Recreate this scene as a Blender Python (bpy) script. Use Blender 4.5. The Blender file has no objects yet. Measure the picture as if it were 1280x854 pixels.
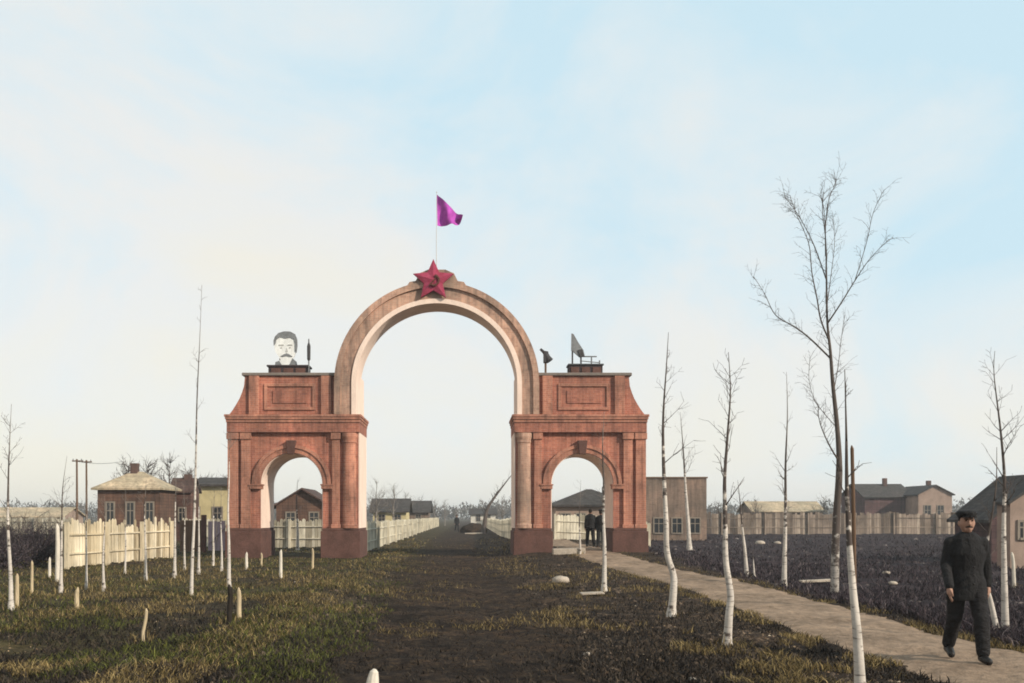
import bpy, bmesh, math, random
import numpy as np
from mathutils import Vector, noise as mnoise

random.seed(7)
rng = np.random.default_rng(7)
SC = bpy.context.scene
COL = SC.collection
R = math.radians
F, VX, VY, EYE = 1163.0, 585.0, 645.0, 1.7      # focal length and vanishing point in photo pixels, eye height

# ------------------------------------------------------------------ terrain
def sstep(a, b, t):
    t = max(0.0, min(1.0, (t - a) / (b - a)))
    return t * t * (3 - 2 * t)

def hgt(x, y):
    z = 0.05 * mnoise.noise((x * .35, y * .35, 0)) + 0.035 * mnoise.noise((x * 1.3, y * 1.3, 3.1))
    near = 1 - sstep(45, 70, y)
    z += near * 0.03 * mnoise.noise((x * 4.1, y * 4.1, 7.7))
    z += 0.22 * sstep(.5, 3.2, x) * (1 - sstep(9, 13, x)) * sstep(24, 36, y) * (1 - sstep(55, 80, y))
    z -= 0.34 * sstep(7.5, 9.0, x) * (1 - sstep(30, 60, x)) * (1 - sstep(60, 85, y))
    z += 0.10 * math.exp(-((x + 3.2) / .7) ** 2) * (1 - sstep(35, 50, y))          # verge along the cart road
    z -= 0.10 * math.exp(-((x - .3) / 2.2) ** 2) * (1 - sstep(30, 45, y))
    for rx in (-1.25, .35):                        # wheel ruts
        z -= near * .055 * math.exp(-((x - rx - .25 * mnoise.noise((y * .12, rx, 9))) / .2) ** 2) * (.6 + mnoise.noise((x, y * .6, 4)))
    return z

def path_c(y):  return 5.95 - 0.95 * sstep(20, 38, y) + .12 * math.sin(y * .35)
def path_w(y):  return 1.14 - .05 * sstep(20, 40, y) + .07 * mnoise.noise((y * .9, 5, 5))
def in_path(x, y): return abs(x - path_c(y)) < path_w(y) - .12

def PX(x, y, d):                                 # a photo pixel at distance d
    return Vector(((x - VX) / F * d, d, EYE + (VY - y) / F * d))
def dist_of(y):  return EYE * F / (y - VY)        # distance of flat ground seen at row y

# ------------------------------------------------------------------ materials
def newmat(name):
    m = bpy.data.materials.new(name); m.use_nodes = True
    nt = m.node_tree; b = nt.nodes['Principled BSDF']
    return m, nt, b

def N(nt, t, **kw):
    n = nt.nodes.new(t)
    for k, v in kw.items():
        if k.startswith('i_'):
            n.inputs[k[2:].replace('_', ' ')].default_value = v
        else:
            setattr(n, k, v)
    return n

def ramp(nt, stops):
    n = nt.nodes.new('ShaderNodeValToRGB')
    els = n.color_ramp.elements
    while len(els) < len(stops): els.new(.5)
    for e, (p, c) in zip(els, stops):
        e.position = p; e.color = (*c, 1) if len(c) == 3 else c
    return n

def mat(name, c, var=.25, rough=.85, scale=3.0, bump=.15, stretch=(1, 1, 1), fine=25.0, spec=.25, c2=None):
    """noise-varied plain material, object coordinates"""
    m, nt, b = newmat(name); L = nt.links
    tc = N(nt, 'ShaderNodeTexCoord'); mp = N(nt, 'ShaderNodeMapping'); mp.inputs['Scale'].default_value = stretch
    L.new(tc.outputs['Object'], mp.inputs['Vector'])
    n1 = N(nt, 'ShaderNodeTexNoise', i_Scale=scale, i_Detail=6.0, i_Roughness=.65)
    n2 = N(nt, 'ShaderNodeTexNoise', i_Scale=fine, i_Detail=4.0, i_Roughness=.7)
    L.new(mp.outputs[0], n1.inputs['Vector']); L.new(mp.outputs[0], n2.inputs['Vector'])
    lo = tuple(max(0, v * (1 - var)) for v in c); hi = tuple(min(1, v * (1 + var)) for v in (c2 or c))
    rp = ramp(nt, [(.32, lo), (.68, hi)])
    mx = N(nt, 'ShaderNodeMath', operation='MULTIPLY_ADD'); mx.inputs[1].default_value = .45
    sc = N(nt, 'ShaderNodeMath', operation='MULTIPLY'); sc.inputs[1].default_value = .55
    L.new(n1.outputs[0], sc.inputs[0]); L.new(n2.outputs[0], mx.inputs[0]); L.new(sc.outputs[0], mx.inputs[2])
    L.new(mx.outputs[0], rp.inputs[0]); L.new(rp.outputs[0], b.inputs['Base Color'])
    b.inputs['Roughness'].default_value = rough; b.inputs['Specular IOR Level'].default_value = spec
    if bump:
        bp = N(nt, 'ShaderNodeBump', i_Strength=bump, i_Distance=.05)
        L.new(n2.outputs[0], bp.inputs['Height']); L.new(bp.outputs[0], b.inputs['Normal'])
    return m

def brick_mat(name, c1, c2, mortar, stain=(.06, .035, .03), bw=.26, bh=.08):
    m, nt, b = newmat(name); L = nt.links
    tc = N(nt, 'ShaderNodeTexCoord'); sp = N(nt, 'ShaderNodeSeparateXYZ'); L.new(tc.outputs['Object'], sp.inputs[0])
    ad = N(nt, 'ShaderNodeMath', operation='ADD'); L.new(sp.outputs[0], ad.inputs[0]); L.new(sp.outputs[1], ad.inputs[1])
    cb = N(nt, 'ShaderNodeCombineXYZ'); L.new(ad.outputs[0], cb.inputs[0]); L.new(sp.outputs[2], cb.inputs[1])
    br = N(nt, 'ShaderNodeTexBrick'); br.inputs['Scale'].default_value = 1
    br.inputs['Color1'].default_value = (*c1, 1); br.inputs['Color2'].default_value = (*c2, 1); br.inputs['Mortar'].default_value = (*mortar, 1)
    br.inputs['Brick Width'].default_value = bw; br.inputs['Row Height'].default_value = bh; br.inputs['Mortar Size'].default_value = .008
    L.new(cb.outputs[0], br.inputs['Vector'])
    mp = N(nt, 'ShaderNodeMapping'); mp.inputs['Scale'].default_value = (1.6, 1.6, .35); L.new(tc.outputs['Object'], mp.inputs[0])
    n1 = N(nt, 'ShaderNodeTexNoise', i_Scale=1.4, i_Detail=8.0, i_Roughness=.7); L.new(mp.outputs[0], n1.inputs['Vector'])
    rp = ramp(nt, [(.42, (0, 0, 0)), (.70, (.65, .65, .65))]); L.new(n1.outputs[0], rp.inputs[0])
    n2 = N(nt, 'ShaderNodeTexNoise', i_Scale=.6, i_Detail=5.0); L.new(tc.outputs['Object'], n2.inputs['Vector'])
    rp2 = ramp(nt, [(.35, (.72, .74, .74)), (.65, (1.2, 1.12, 1.1))]); L.new(n2.outputs[0], rp2.inputs[0])
    mu = N(nt, 'ShaderNodeMix', data_type='RGBA', blend_type='MULTIPLY'); mu.inputs[0].default_value = 1
    L.new(br.outputs[0], mu.inputs[6]); L.new(rp2.outputs[0], mu.inputs[7])
    mx = N(nt, 'ShaderNodeMix', data_type='RGBA'); L.new(rp.outputs[0], mx.inputs[0]); L.new(mu.outputs[2], mx.inputs[6])
    mx.inputs[7].default_value = (*stain, 1)
    ms = N(nt, 'ShaderNodeMapping'); ms.inputs['Scale'].default_value = (3.2, 3.2, .22); L.new(tc.outputs['Object'], ms.inputs[0])
    n4 = N(nt, 'ShaderNodeTexNoise', i_Scale=1.5, i_Detail=7.0, i_Roughness=.7); L.new(ms.outputs[0], n4.inputs['Vector'])
    r4 = ramp(nt, [(.34, (.62, .63, .64)), (.5, (1, 1, 1)), (.68, (1.22, 1.2, 1.16))]); L.new(n4.outputs[0], r4.inputs[0])
    n5 = N(nt, 'ShaderNodeTexNoise', i_Scale=3.5, i_Detail=9.0, i_Roughness=.75); L.new(tc.outputs['Object'], n5.inputs['Vector'])
    r5 = ramp(nt, [(.36, (.70, .70, .70)), (.48, (1, 1, 1)), (.62, (1, 1, 1)), (.70, (1.3, 1.3, 1.28))]); L.new(n5.outputs[0], r5.inputs[0])
    for q in (r4, r5):
        mv = N(nt, 'ShaderNodeMix', data_type='RGBA', blend_type='MULTIPLY'); mv.inputs[0].default_value = 1; L.new(mx.outputs[2], mv.inputs[6]); L.new(q.outputs[0], mv.inputs[7]); mx = mv
    L.new(mx.outputs[2], b.inputs['Base Color']); b.inputs['Roughness'].default_value = .9; b.inputs['Specular IOR Level'].default_value = .2
    bp = N(nt, 'ShaderNodeBump', i_Strength=.35, i_Distance=.02); L.new(br.outputs[1], bp.inputs['Height']); bp.invert = True
    L.new(bp.outputs[0], b.inputs['Normal'])
    return m

def island_mat(name, stops, rough=.9, trans=0.0):
    """colour differs from blade to blade / plank to plank"""
    m, nt, b = newmat(name); L = nt.links
    g = N(nt, 'ShaderNodeNewGeometry'); rp = ramp(nt, stops)
    L.new(g.outputs['Random Per Island'], rp.inputs[0])
    tc = N(nt, 'ShaderNodeTexCoord'); n1 = N(nt, 'ShaderNodeTexNoise', i_Scale=.7, i_Detail=5.0)
    L.new(tc.outputs['Object'], n1.inputs['Vector'])
    mg = N(nt, 'ShaderNodeMapping'); mg.inputs['Scale'].default_value = (14, 14, 1.6); L.new(tc.outputs['Object'], mg.inputs[0])
    n2 = N(nt, 'ShaderNodeTexNoise', i_Scale=1.0, i_Detail=6.0, i_Roughness=.7); L.new(mg.outputs[0], n2.inputs['Vector'])
    av = N(nt, 'ShaderNodeMath', operation='MULTIPLY_ADD'); av.inputs[1].default_value = .5; hv = N(nt, 'ShaderNodeMath', operation='MULTIPLY'); hv.inputs[1].default_value = .5
    L.new(n1.outputs[0], hv.inputs[0]); L.new(n2.outputs[0], av.inputs[0]); L.new(hv.outputs[0], av.inputs[2])
    r2 = ramp(nt, [(.36, (.5, .5, .5)), (.64, (1.35, 1.35, 1.35))]); L.new(av.outputs[0], r2.inputs[0])
    mu = N(nt, 'ShaderNodeMix', data_type='RGBA', blend_type='MULTIPLY'); mu.inputs[0].default_value = 1
    L.new(rp.outputs[0], mu.inputs[6]); L.new(r2.outputs[0], mu.inputs[7])
    L.new(mu.outputs[2], b.inputs['Base Color']); b.inputs['Roughness'].default_value = rough; b.inputs['Specular IOR Level'].default_value = .15
    return m

def ground_mat(name, tint=None):
    m, nt, b = newmat(name); L = nt.links
    tc = N(nt, 'ShaderNodeTexCoord'); sp = N(nt, 'ShaderNodeSeparateXYZ'); L.new(tc.outputs['Object'], sp.inputs[0])
    n1 = N(nt, 'ShaderNodeTexNoise', i_Scale=.28, i_Detail=8.0, i_Roughness=.62); L.new(tc.outputs['Object'], n1.inputs['Vector'])
    n2 = N(nt, 'ShaderNodeTexNoise', i_Scale=6.0, i_Detail=10.0, i_Roughness=.85); L.new(tc.outputs['Object'], n2.inputs['Vector'])
    soil = ramp(nt, [(.34, (.008, .006, .006)), (.50, (.036, .026, .020)), (.62, (.095, .064, .038)), (.74, (.20, .14, .08))]); L.new(n2.outputs[0], soil.inputs[0])
    turf = ramp(nt, [(.34, (.012, .012, .006)), (.50, (.050, .043, .019)), (.62, (.095, .078, .036)), (.75, (.18, .145, .07))]); L.new(n2.outputs[0], turf.inputs[0])
    field = ramp(nt, [(.34, (.007, .005, .006)), (.50, (.027, .019, .022)), (.63, (.064, .048, .052)), (.76, (.13, .10, .09))]); L.new(n2.outputs[0], field.inputs[0])
    # turf on the left of the cart road, earth on the road, dark field right of the path
    def mask(a, c):
        mr = N(nt, 'ShaderNodeMapRange', interpolation_type='SMOOTHSTEP'); mr.inputs[1].default_value = a; mr.inputs[2].default_value = c
        return mr
    wob = N(nt, 'ShaderNodeMath', operation='MULTIPLY_ADD'); wob.inputs[1].default_value = 4.0; L.new(n1.outputs[0], wob.inputs[0]); L.new(sp.outputs[0], wob.inputs[2])
    ml = mask(1.2, -1.6); L.new(wob.outputs[0], ml.inputs[0])
    patch = ramp(nt, [(.36, (0, 0, 0)), (.6, (1, 1, 1))]); L.new(n1.outputs[0], patch.inputs[0])
    mm = N(nt, 'ShaderNodeMath', operation='MULTIPLY'); L.new(ml.outputs[0], mm.inputs[0]); L.new(patch.outputs[0], mm.inputs[1])
    a = N(nt, 'ShaderNodeMix', data_type='RGBA'); L.new(mm.outputs[0], a.inputs[0]); L.new(soil.outputs[0], a.inputs[6]); L.new(turf.outputs[0], a.inputs[7])
    mr = mask(9.0, 10.0); L.new(wob.outputs[0], mr.inputs[0])
    c = N(nt, 'ShaderNodeMix', data_type='RGBA'); L.new(mr.outputs[0], c.inputs[0]); L.new(a.outputs[2], c.inputs[6]); L.new(field.outputs[0], c.inputs[7])
    mp6 = N(nt, 'ShaderNodeMapping'); mp6.inputs['Scale'].default_value = (.7, 1.3, 1); L.new(tc.outputs['Object'], mp6.inputs[0])
    n6 = N(nt, 'ShaderNodeTexNoise', i_Scale=.85, i_Detail=6.0, i_Roughness=.7, i_Distortion=.6); L.new(mp6.outputs[0], n6.inputs['Vector'])
    r6 = ramp(nt, [(.34, (.45, .43, .42)), (.5, (1, 1, 1)), (.66, (1.65, 1.5, 1.35))]); L.new(n6.outputs[0], r6.inputs[0])
    m6 = N(nt, 'ShaderNodeMix', data_type='RGBA', blend_type='MULTIPLY'); m6.inputs[0].default_value = 1; L.new(c.outputs[2], m6.inputs[6]); L.new(r6.outputs[0], m6.inputs[7]); c = m6
    if tint:
        tn = N(nt, 'ShaderNodeMix', data_type='RGBA', blend_type='MULTIPLY'); tn.inputs[0].default_value = 1; L.new(c.outputs[2], tn.inputs[6]); tn.inputs[7].default_value = (*tint, 1); c = tn
    L.new(c.outputs[2], b.inputs['Base Color']); b.inputs['Roughness'].default_value = 1; b.inputs['Specular IOR Level'].default_value = .1
    bp = N(nt, 'ShaderNodeBump', i_Strength=.9, i_Distance=.06); L.new(n2.outputs[0], bp.inputs['Height']); L.new(bp.outputs[0], b.inputs['Normal'])
    return m

def birch_mat(name, white=(.60, .535, .47), lo=.36, top=(.075, .058, .05)):
    """white bark with black scars and fine lenticels, breaking up into dark bark where the mesh attribute 'age' rises to 1"""
    m, nt, b = newmat(name); L = nt.links
    tc = N(nt, 'ShaderNodeTexCoord')
    mp = N(nt, 'ShaderNodeMapping'); mp.inputs['Scale'].default_value = (5, 5, 8); L.new(tc.outputs['Object'], mp.inputs[0])
    n1 = N(nt, 'ShaderNodeTexNoise', i_Scale=1.0, i_Detail=5.0, i_Roughness=.65); L.new(mp.outputs[0], n1.inputs['Vector'])
    mp2 = N(nt, 'ShaderNodeMapping'); mp2.inputs['Scale'].default_value = (8, 8, 60); L.new(tc.outputs['Object'], mp2.inputs[0])
    n2 = N(nt, 'ShaderNodeTexNoise', i_Scale=1.0, i_Detail=3.0); L.new(mp2.outputs[0], n2.inputs['Vector'])
    n3 = N(nt, 'ShaderNodeTexNoise', i_Scale=2.2, i_Detail=6.0, i_Roughness=.7); L.new(tc.outputs['Object'], n3.inputs['Vector'])
    at_ = N(nt, 'ShaderNodeAttribute', attribute_name='age')
    sub = N(nt, 'ShaderNodeMath', operation='MULTIPLY_ADD'); sub.inputs[1].default_value = -.31; L.new(at_.outputs['Fac'], sub.inputs[0]); L.new(n1.outputs[0], sub.inputs[2])
    r1 = ramp(nt, [(lo, (1, 1, 1)), (lo + .07, (0, 0, 0))]); L.new(sub.outputs[0], r1.inputs[0])
    r2 = ramp(nt, [(.58, (0, 0, 0)), (.70, (.75, .75, .75))]); L.new(n2.outputs[0], r2.inputs[0])
    mx = N(nt, 'ShaderNodeMath', operation='MAXIMUM'); L.new(r1.outputs[0], mx.inputs[0]); L.new(r2.outputs[0], mx.inputs[1])
    r3 = ramp(nt, [(.35, tuple(v * .62 for v in white)), (.62, white)]); L.new(n3.outputs[0], r3.inputs[0])
    c = N(nt, 'ShaderNodeMix', data_type='RGBA'); L.new(mx.outputs[0], c.inputs[0]); L.new(r3.outputs[0], c.inputs[6])
    c.inputs[7].default_value = (*top, 1)
    L.new(c.outputs[2], b.inputs['Base Color']); b.inputs['Roughness'].default_value = .8; b.inputs['Specular IOR Level'].default_value = .2
    bp = N(nt, 'ShaderNodeBump', i_Strength=.5, i_Distance=.01); L.new(n1.outputs[0], bp.inputs['Height']); L.new(bp.outputs[0], b.inputs['Normal'])
    return m

def age(o, z0, z1):
    me = o.data; n = len(me.vertices); co = np.zeros(n * 3); me.vertices.foreach_get('co', co); z = co[2::3]
    a = me.attributes.new('age', 'FLOAT', 'POINT'); a.data.foreach_set('value', np.clip((z - z0) / (z1 - z0), 0, 1).astype(np.float32))

M = {}
M['brick'] = brick_mat('red_brick', (.43, .165, .105), (.31, .112, .076), (.42, .23, .175), stain=(.12, .06, .05))
M['brick_trim'] = brick_mat('trim_brick', (.45, .20, .13), (.355, .15, .10), (.44, .25, .19), stain=(.13, .07, .055))
M['ring'] = brick_mat('ring_brick', (.50, .31, .225), (.41, .24, .175), (.46, .34, .26), stain=(.11, .09, .075))
M['plaster'] = mat('pink_plaster', (.74, .575, .48), .18, scale=1.6, bump=.2, stretch=(1.5, 1.5, .5))
M['plinth'] = mat('dark_plinth', (.095, .046, .036), .5, scale=2.2, bump=.3)
M['coping'] = mat('grey_coping', (.17, .14, .12), .3)
M['star'] = mat('red_star', (.27, .026, .036), .35, rough=.9, c2=(.30, .05, .10), scale=2.5, spec=.1, bump=.3)
M['emblem'] = mat('emblem_dark', (.10, .03, .02), .2, rough=.5)
M['faint'] = mat('faded_paint', (.44, .43, .41), .35, scale=5)
M['flag'] = mat('magenta_cloth', (.36, .055, .34), .4, scale=3)
M['pole'] = mat('pale_pole', (.5, .48, .45), .15)
M['dark'] = mat('dark_boards', (.040, .028, .030), .35, scale=2.5)
M['board'] = mat('white_board', (.70, .70, .68), .28, scale=2.5, stretch=(2, 2, .6))
M['ink'] = mat('dark_paint', (.05, .048, .05), .3)
M['grey'] = mat('grey_paint', (.17, .175, .18), .45, scale=5)
M['ground'] = ground_mat('earth_and_turf')
M['path'] = mat('sandy_path', (.225, .16, .112), .6, rough=1, scale=.9, bump=.9, fine=6, spec=.1)
M['road'] = ground_mat('churned_earth', (.75, .72, .70))
M['birch'] = birch_mat('birch_bark')
M['birch_low'] = birch_mat('old_birch_bark', (.40, .36, .32), .42)
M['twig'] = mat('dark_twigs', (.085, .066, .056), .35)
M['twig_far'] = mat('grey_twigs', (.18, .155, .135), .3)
M['stake'] = mat('pale_wood', (.42, .33, .21), .38, stretch=(6, 6, .8), fine=8)
M['white_stake'] = mat('whitewashed_wood', (.56, .50, .42), .3, stretch=(6, 6, .9), fine=9)
M['charred'] = mat('charred_wood', (.018, .013, .009), .4)
M['wood'] = mat('brown_wood', (.12, .072, .045), .35, stretch=(6, 6, .8))
M['yellow_plank'] = island_mat('yellow_planks', [(0, (.28, .22, .14)), (.2, (.44, .36, .24)), (.6, (.56, .47, .33)), (1, (.68, .59, .44))])
M['white_plank'] = island_mat('white_planks', [(0, (.30, .26, .19)), (.3, (.46, .41, .31)), (1, (.64, .58, .46))])
M['grey_plank'] = island_mat('grey_planks', [(0, (.09, .07, .058)), (.3, (.18, .14, .11)), (.7, (.25, .195, .155)), (1, (.36, .29, .23))])
M['lilac'] = mat('lilac_paint', (.33, .255, .29), .2, stretch=(5, 5, .6))
M['brown_wall'] = brick_mat('brown_boards', (.15, .085, .06), (.11, .066, .048), (.04, .026, .02), bw=3.1, bh=.2)
M['red_wall'] = brick_mat('red_boards', (.125, .066, .052), (.09, .05, .042), (.04, .02, .02), bw=2.4, bh=.2)
M['purple_wall'] = brick_mat('dull_red_log', (.105, .062, .064), (.075, .046, .047), (.022, .015, .016), bw=4, bh=.27)
M['yellow_wall'] = mat('yellow_wash', (.46, .38, .21), .32, scale=1.2)
M['pink_wall'] = mat('pink_wash', (.27, .195, .155), .4, scale=1.2)
M['tan_wall'] = brick_mat('tan_brick', (.23, .165, .125), (.175, .125, .098), (.2, .16, .13), stain=(.10, .075, .06))
M['cream_roof'] = brick_mat('cream_sheet_roof', (.50, .41, .28), (.40, .33, .23), (.25, .2, .14), stain=(.2, .15, .1), bw=.9, bh=.35)
M['dark_roof'] = brick_mat('dark_shingle', (.058, .050, .046), (.038, .034, .033), (.018, .016, .016), stain=(.09, .085, .08), bw=.3, bh=.14)
M['chimney'] = brick_mat('chimney_brick', (.15, .085, .07), (.10, .06, .052), (.12, .09, .08))
M['red_roof'] = brick_mat('rusty_roof', (.10, .058, .048), (.07, .043, .037), (.03, .02, .02), stain=(.05, .04, .035), bw=.5, bh=.2)
M['white_wash'] = mat('white_wash', (.52, .48, .42), .25)
M['frame'] = mat('painted_frame', (.21, .175, .14), .35)
g, nt, b = newmat('dark_glass'); b.inputs['Base Color'].default_value = (.02, .022, .025, 1); b.inputs['Roughness'].default_value = .12; M['glass'] = g
tc = N(nt, 'ShaderNodeTexCoord'); nn = N(nt, 'ShaderNodeTexNoise', i_Scale=2.0); bp = N(nt, 'ShaderNodeBump', i_Strength=.06)
nt.links.new(tc.outputs['Object'], nn.inputs['Vector']); nt.links.new(nn.outputs[0], bp.inputs['Height']); nt.links.new(bp.outputs[0], b.inputs['Normal'])
M['grass_dry'] = island_mat('dry_grass', [(0, (.06, .042, .018)), (.5, (.14, .10, .042)), (1, (.34, .25, .11))])
M['grass_green'] = island_mat('green_grass', [(0, (.022, .028, .008)), (.5, (.066, .074, .016)), (1, (.15, .15, .038))])
M['weed'] = island_mat('dark_weeds', [(0, (.010, .009, .009)), (.6, (.028, .022, .018)), (1, (.075, .056, .038))])
M['clod'] = island_mat('earth_clod', [(0, (.014, .010, .008)), (.6, (.048, .034, .025)), (1, (.14, .10, .07))])
M['litter'] = island_mat('leaf_litter', [(0, (.07, .04, .022)), (.5, (.18, .115, .065)), (.85, (.34, .24, .15)), (1, (.5, .42, .32))])
M['field_clod'] = island_mat('field_clod', [(0, (.014, .011, .012)), (.7, (.044, .034, .034)), (.95, (.11, .088, .08)), (1, (.25, .21, .19))])
M['brush'] = island_mat('purple_brush', [(0, (.012, .009, .011)), (.6, (.034, .025, .030)), (.9, (.078, .059, .064)), (1, (.17, .135, .13))])
M['wood_far'] = island_mat('bare_wood', [(0, (.06, .055, .05)), (1, (.13, .12, .105))])
M['coat'] = mat('black_wool', (.011, .010, .0105), .5, scale=5, fine=11, bump=.9, stretch=(1.4, 1.4, .7))
M['trouser'] = mat('black_trouser', (.012, .0105, .011), .5, scale=6, fine=10, bump=.9, stretch=(.8, .8, 1.5))
M['shoe'] = mat('black_boot', (.012, .010, .009), .2, rough=.5)
M['skin'] = mat('skin', (.30, .17, .12), .2, rough=.6, bump=.1, scale=14)
M['hair'] = mat('dark_hair', (.02, .014, .011), .2)
M['stone'] = mat('pale_stone', (.36, .30, .24), .4, scale=5)
M['shirt'] = mat('pale_shirt', (.42, .36, .29), .15)

# ------------------------------------------------------------------ mesh helpers
class MB:
    def __init__(s): s.v = []; s.f = []
    def add(s, vs, fs):
        o = len(s.v); s.v += [tuple(v) for v in vs]; s.f += [tuple(i + o for i in f) for f in fs]; return s
    def box(s, x0, x1, y0, y1, z0, z1):
        return s.add([(x0, y0, z0), (x1, y0, z0), (x1, y1, z0), (x0, y1, z0), (x0, y0, z1), (x1, y0, z1), (x1, y1, z1), (x0, y1, z1)],
                     [(3, 2, 1, 0), (4, 5, 6, 7), (0, 1, 5, 4), (1, 2, 6, 5), (2, 3, 7, 6), (3, 0, 4, 7)])
    def prism(s, pts, y0, y1):                     # polygon in x,z extruded along y
        n = len(pts)
        vs = [(x, y0, z) for x, z in pts] + [(x, y1, z) for x, z in pts]
        return s.add(vs, [tuple(range(n)), tuple(range(2 * n - 1, n - 1, -1))] + [(i, i + n, (i + 1) % n + n, (i + 1) % n) for i in range(n)])
    def arc(s, cx, cz, r0, r1, y0, y1, a0=0., a1=math.pi, n=32):    # annular sector
        vs = []
        for i in range(n + 1):
            a = a0 + (a1 - a0) * i / n; c, q = math.cos(a), math.sin(a)
            vs += [(cx + r0 * c, y0, cz + r0 * q), (cx + r1 * c, y0, cz + r1 * q), (cx + r1 * c, y1, cz + r1 * q), (cx + r0 * c, y1, cz + r0 * q)]
        fs = []
        for i in range(n):
            k = 4 * i
            for j in range(4):
                fs.append((k + j, k + (j + 1) % 4, k + 4 + (j + 1) % 4, k + 4 + j))
        fs += [(3, 2, 1, 0), (4 * n, 4 * n + 1, 4 * n + 2, 4 * n + 3)]
        return s.add(vs, fs)
    def tube(s, pts, rad, n=8):
        pts = [Vector(p) for p in pts]
        if not isinstance(rad, (list, tuple)): rad = [rad] * len(pts)
        vs = []; prev = None
        for i, p in enumerate(pts):
            t = (pts[min(i + 1, len(pts) - 1)] - pts[max(i - 1, 0)])
            t = t.normalized() if t.length > 1e-9 else Vector((0, 0, 1))
            if prev is None:
                u = t.orthogonal().normalized()
            else:
                u = (prev - t * prev.dot(t)); u = u.normalized() if u.length > 1e-6 else t.orthogonal().normalized()
            prev = u; w = t.cross(u)
            for k in range(n):
                a = 2 * math.pi * k / n
                vs.append(p + (u * math.cos(a) + w * math.sin(a)) * rad[i])
        fs = []
        for i in range(len(pts) - 1):
            for k in range(n):
                fs.append((i * n + k, i * n + (k + 1) % n, (i + 1) * n + (k + 1) % n, (i + 1) * n + k))
        fs.append(tuple(range(n - 1, -1, -1))); fs.append(tuple(range((len(pts) - 1) * n, len(pts) * n)))
        return s.add(vs, fs)
    def ball(s, c, r, sx=1, sy=1, sz=1, n=12, m=8):
        c = Vector(c); vs = [c + Vector((0, 0, r * sz))]
        for i in range(1, m):
            p = math.pi * i / m
            for k in range(n):
                a = 2 * math.pi * k / n
                vs.append(c + Vector((r * sx * math.sin(p) * math.cos(a), r * sy * math.sin(p) * math.sin(a), r * sz * math.cos(p))))
        vs.append(c - Vector((0, 0, r * sz))); e = len(vs) - 1
        fs = [(0, 1 + k, 1 + (k + 1) % n) for k in range(n)]
        for i in range(m - 2):
            for k in range(n):
                fs.append((1 + i * n + k, 1 + (i + 1) * n + k, 1 + (i + 1) * n + (k + 1) % n, 1 + i * n + (k + 1) % n))
        fs += [(e, 1 + (m - 2) * n + (k + 1) % n, 1 + (m - 2) * n + k) for k in range(n)]
        return s.add(vs, fs)
    def lathe(s, c, prof, n=16):
        c = Vector(c); vs = []
        for r, z in prof:
            for k in range(n):
                a = 2 * math.pi * k / n; vs.append(c + Vector((r * math.cos(a), r * math.sin(a), z)))
        fs = [(i * n + k, i * n + (k + 1) % n, (i + 1) * n + (k + 1) % n, (i + 1) * n + k) for i in range(len(prof) - 1) for k in range(n)]
        fs += [tuple(range(n - 1, -1, -1)), tuple(range((len(prof) - 1) * n, len(prof) * n))]
        return s.add(vs, fs)
    def shift(s, f):
        s.v = [tuple(f(Vector(v))) for v in s.v]; return s
    def build(s, name, m, parent=None, smooth=False, bevel=0, loc=None):
        me = bpy.data.meshes.new(name); me.from_pydata(s.v, [], s.f); me.validate()
        bm = bmesh.new(); bm.from_mesh(me); bmesh.ops.recalc_face_normals(bm, faces=bm.faces); bm.to_mesh(me); bm.free()
        me.materials.append(m)
        if smooth: me.shade_smooth()
        o = bpy.data.objects.new(name, me); COL.objects.link(o)
        if parent is not None: o.parent = parent
        if loc is not None: o.location = loc
        if bevel:
            bv = o.modifiers.new('bevel', 'BEVEL'); bv.width = bevel; bv.segments = 2; bv.limit_method = 'ANGLE'
        return o

def tag(o, label=None, cat=None, group=None, kind=None):
    if label: o['label'] = label
    if cat: o['category'] = cat
    if group: o['group'] = group
    if kind: o['kind'] = kind
    return o

def empty(name, loc, label, cat, group=None, rz=0):
    o = bpy.data.objects.new(name, None); COL.objects.link(o); o.location = loc; o.rotation_euler = (0, 0, rz)
    o.empty_display_size = .3
    return tag(o, label, cat, group)

# ------------------------------------------------------------------ ground, road, path
def grid(xs, ys, zf):
    nx, ny = len(xs), len(ys)
    vs = [(x, y, zf(x, y)) for y in ys for x in xs]
    fs = [(j * nx + i, j * nx + i + 1, (j + 1) * nx + i + 1, (j + 1) * nx + i) for j in range(ny - 1) for i in range(nx - 1)]
    return vs, fs

def spaced(a, b, st): return list(np.arange(a, b, st))
xs = [-2200, -900, -400, -200, -120, -80] + spaced(-60, -20, 2.) + spaced(-20, 20, .16) + spaced(20, 60, 2.) + [60, 80, 120, 200, 400, 900, 2200]
ys = [-60, -30, -10, 0] + spaced(4, 44, .16) + spaced(44, 90, 1.2) + [90, 100, 120, 160, 240, 400, 800, 2500]
mb = MB(); mb.add(*grid(xs, ys, hgt)); tag(mb.build('ground', M['ground'], smooth=True), kind='structure')

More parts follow.
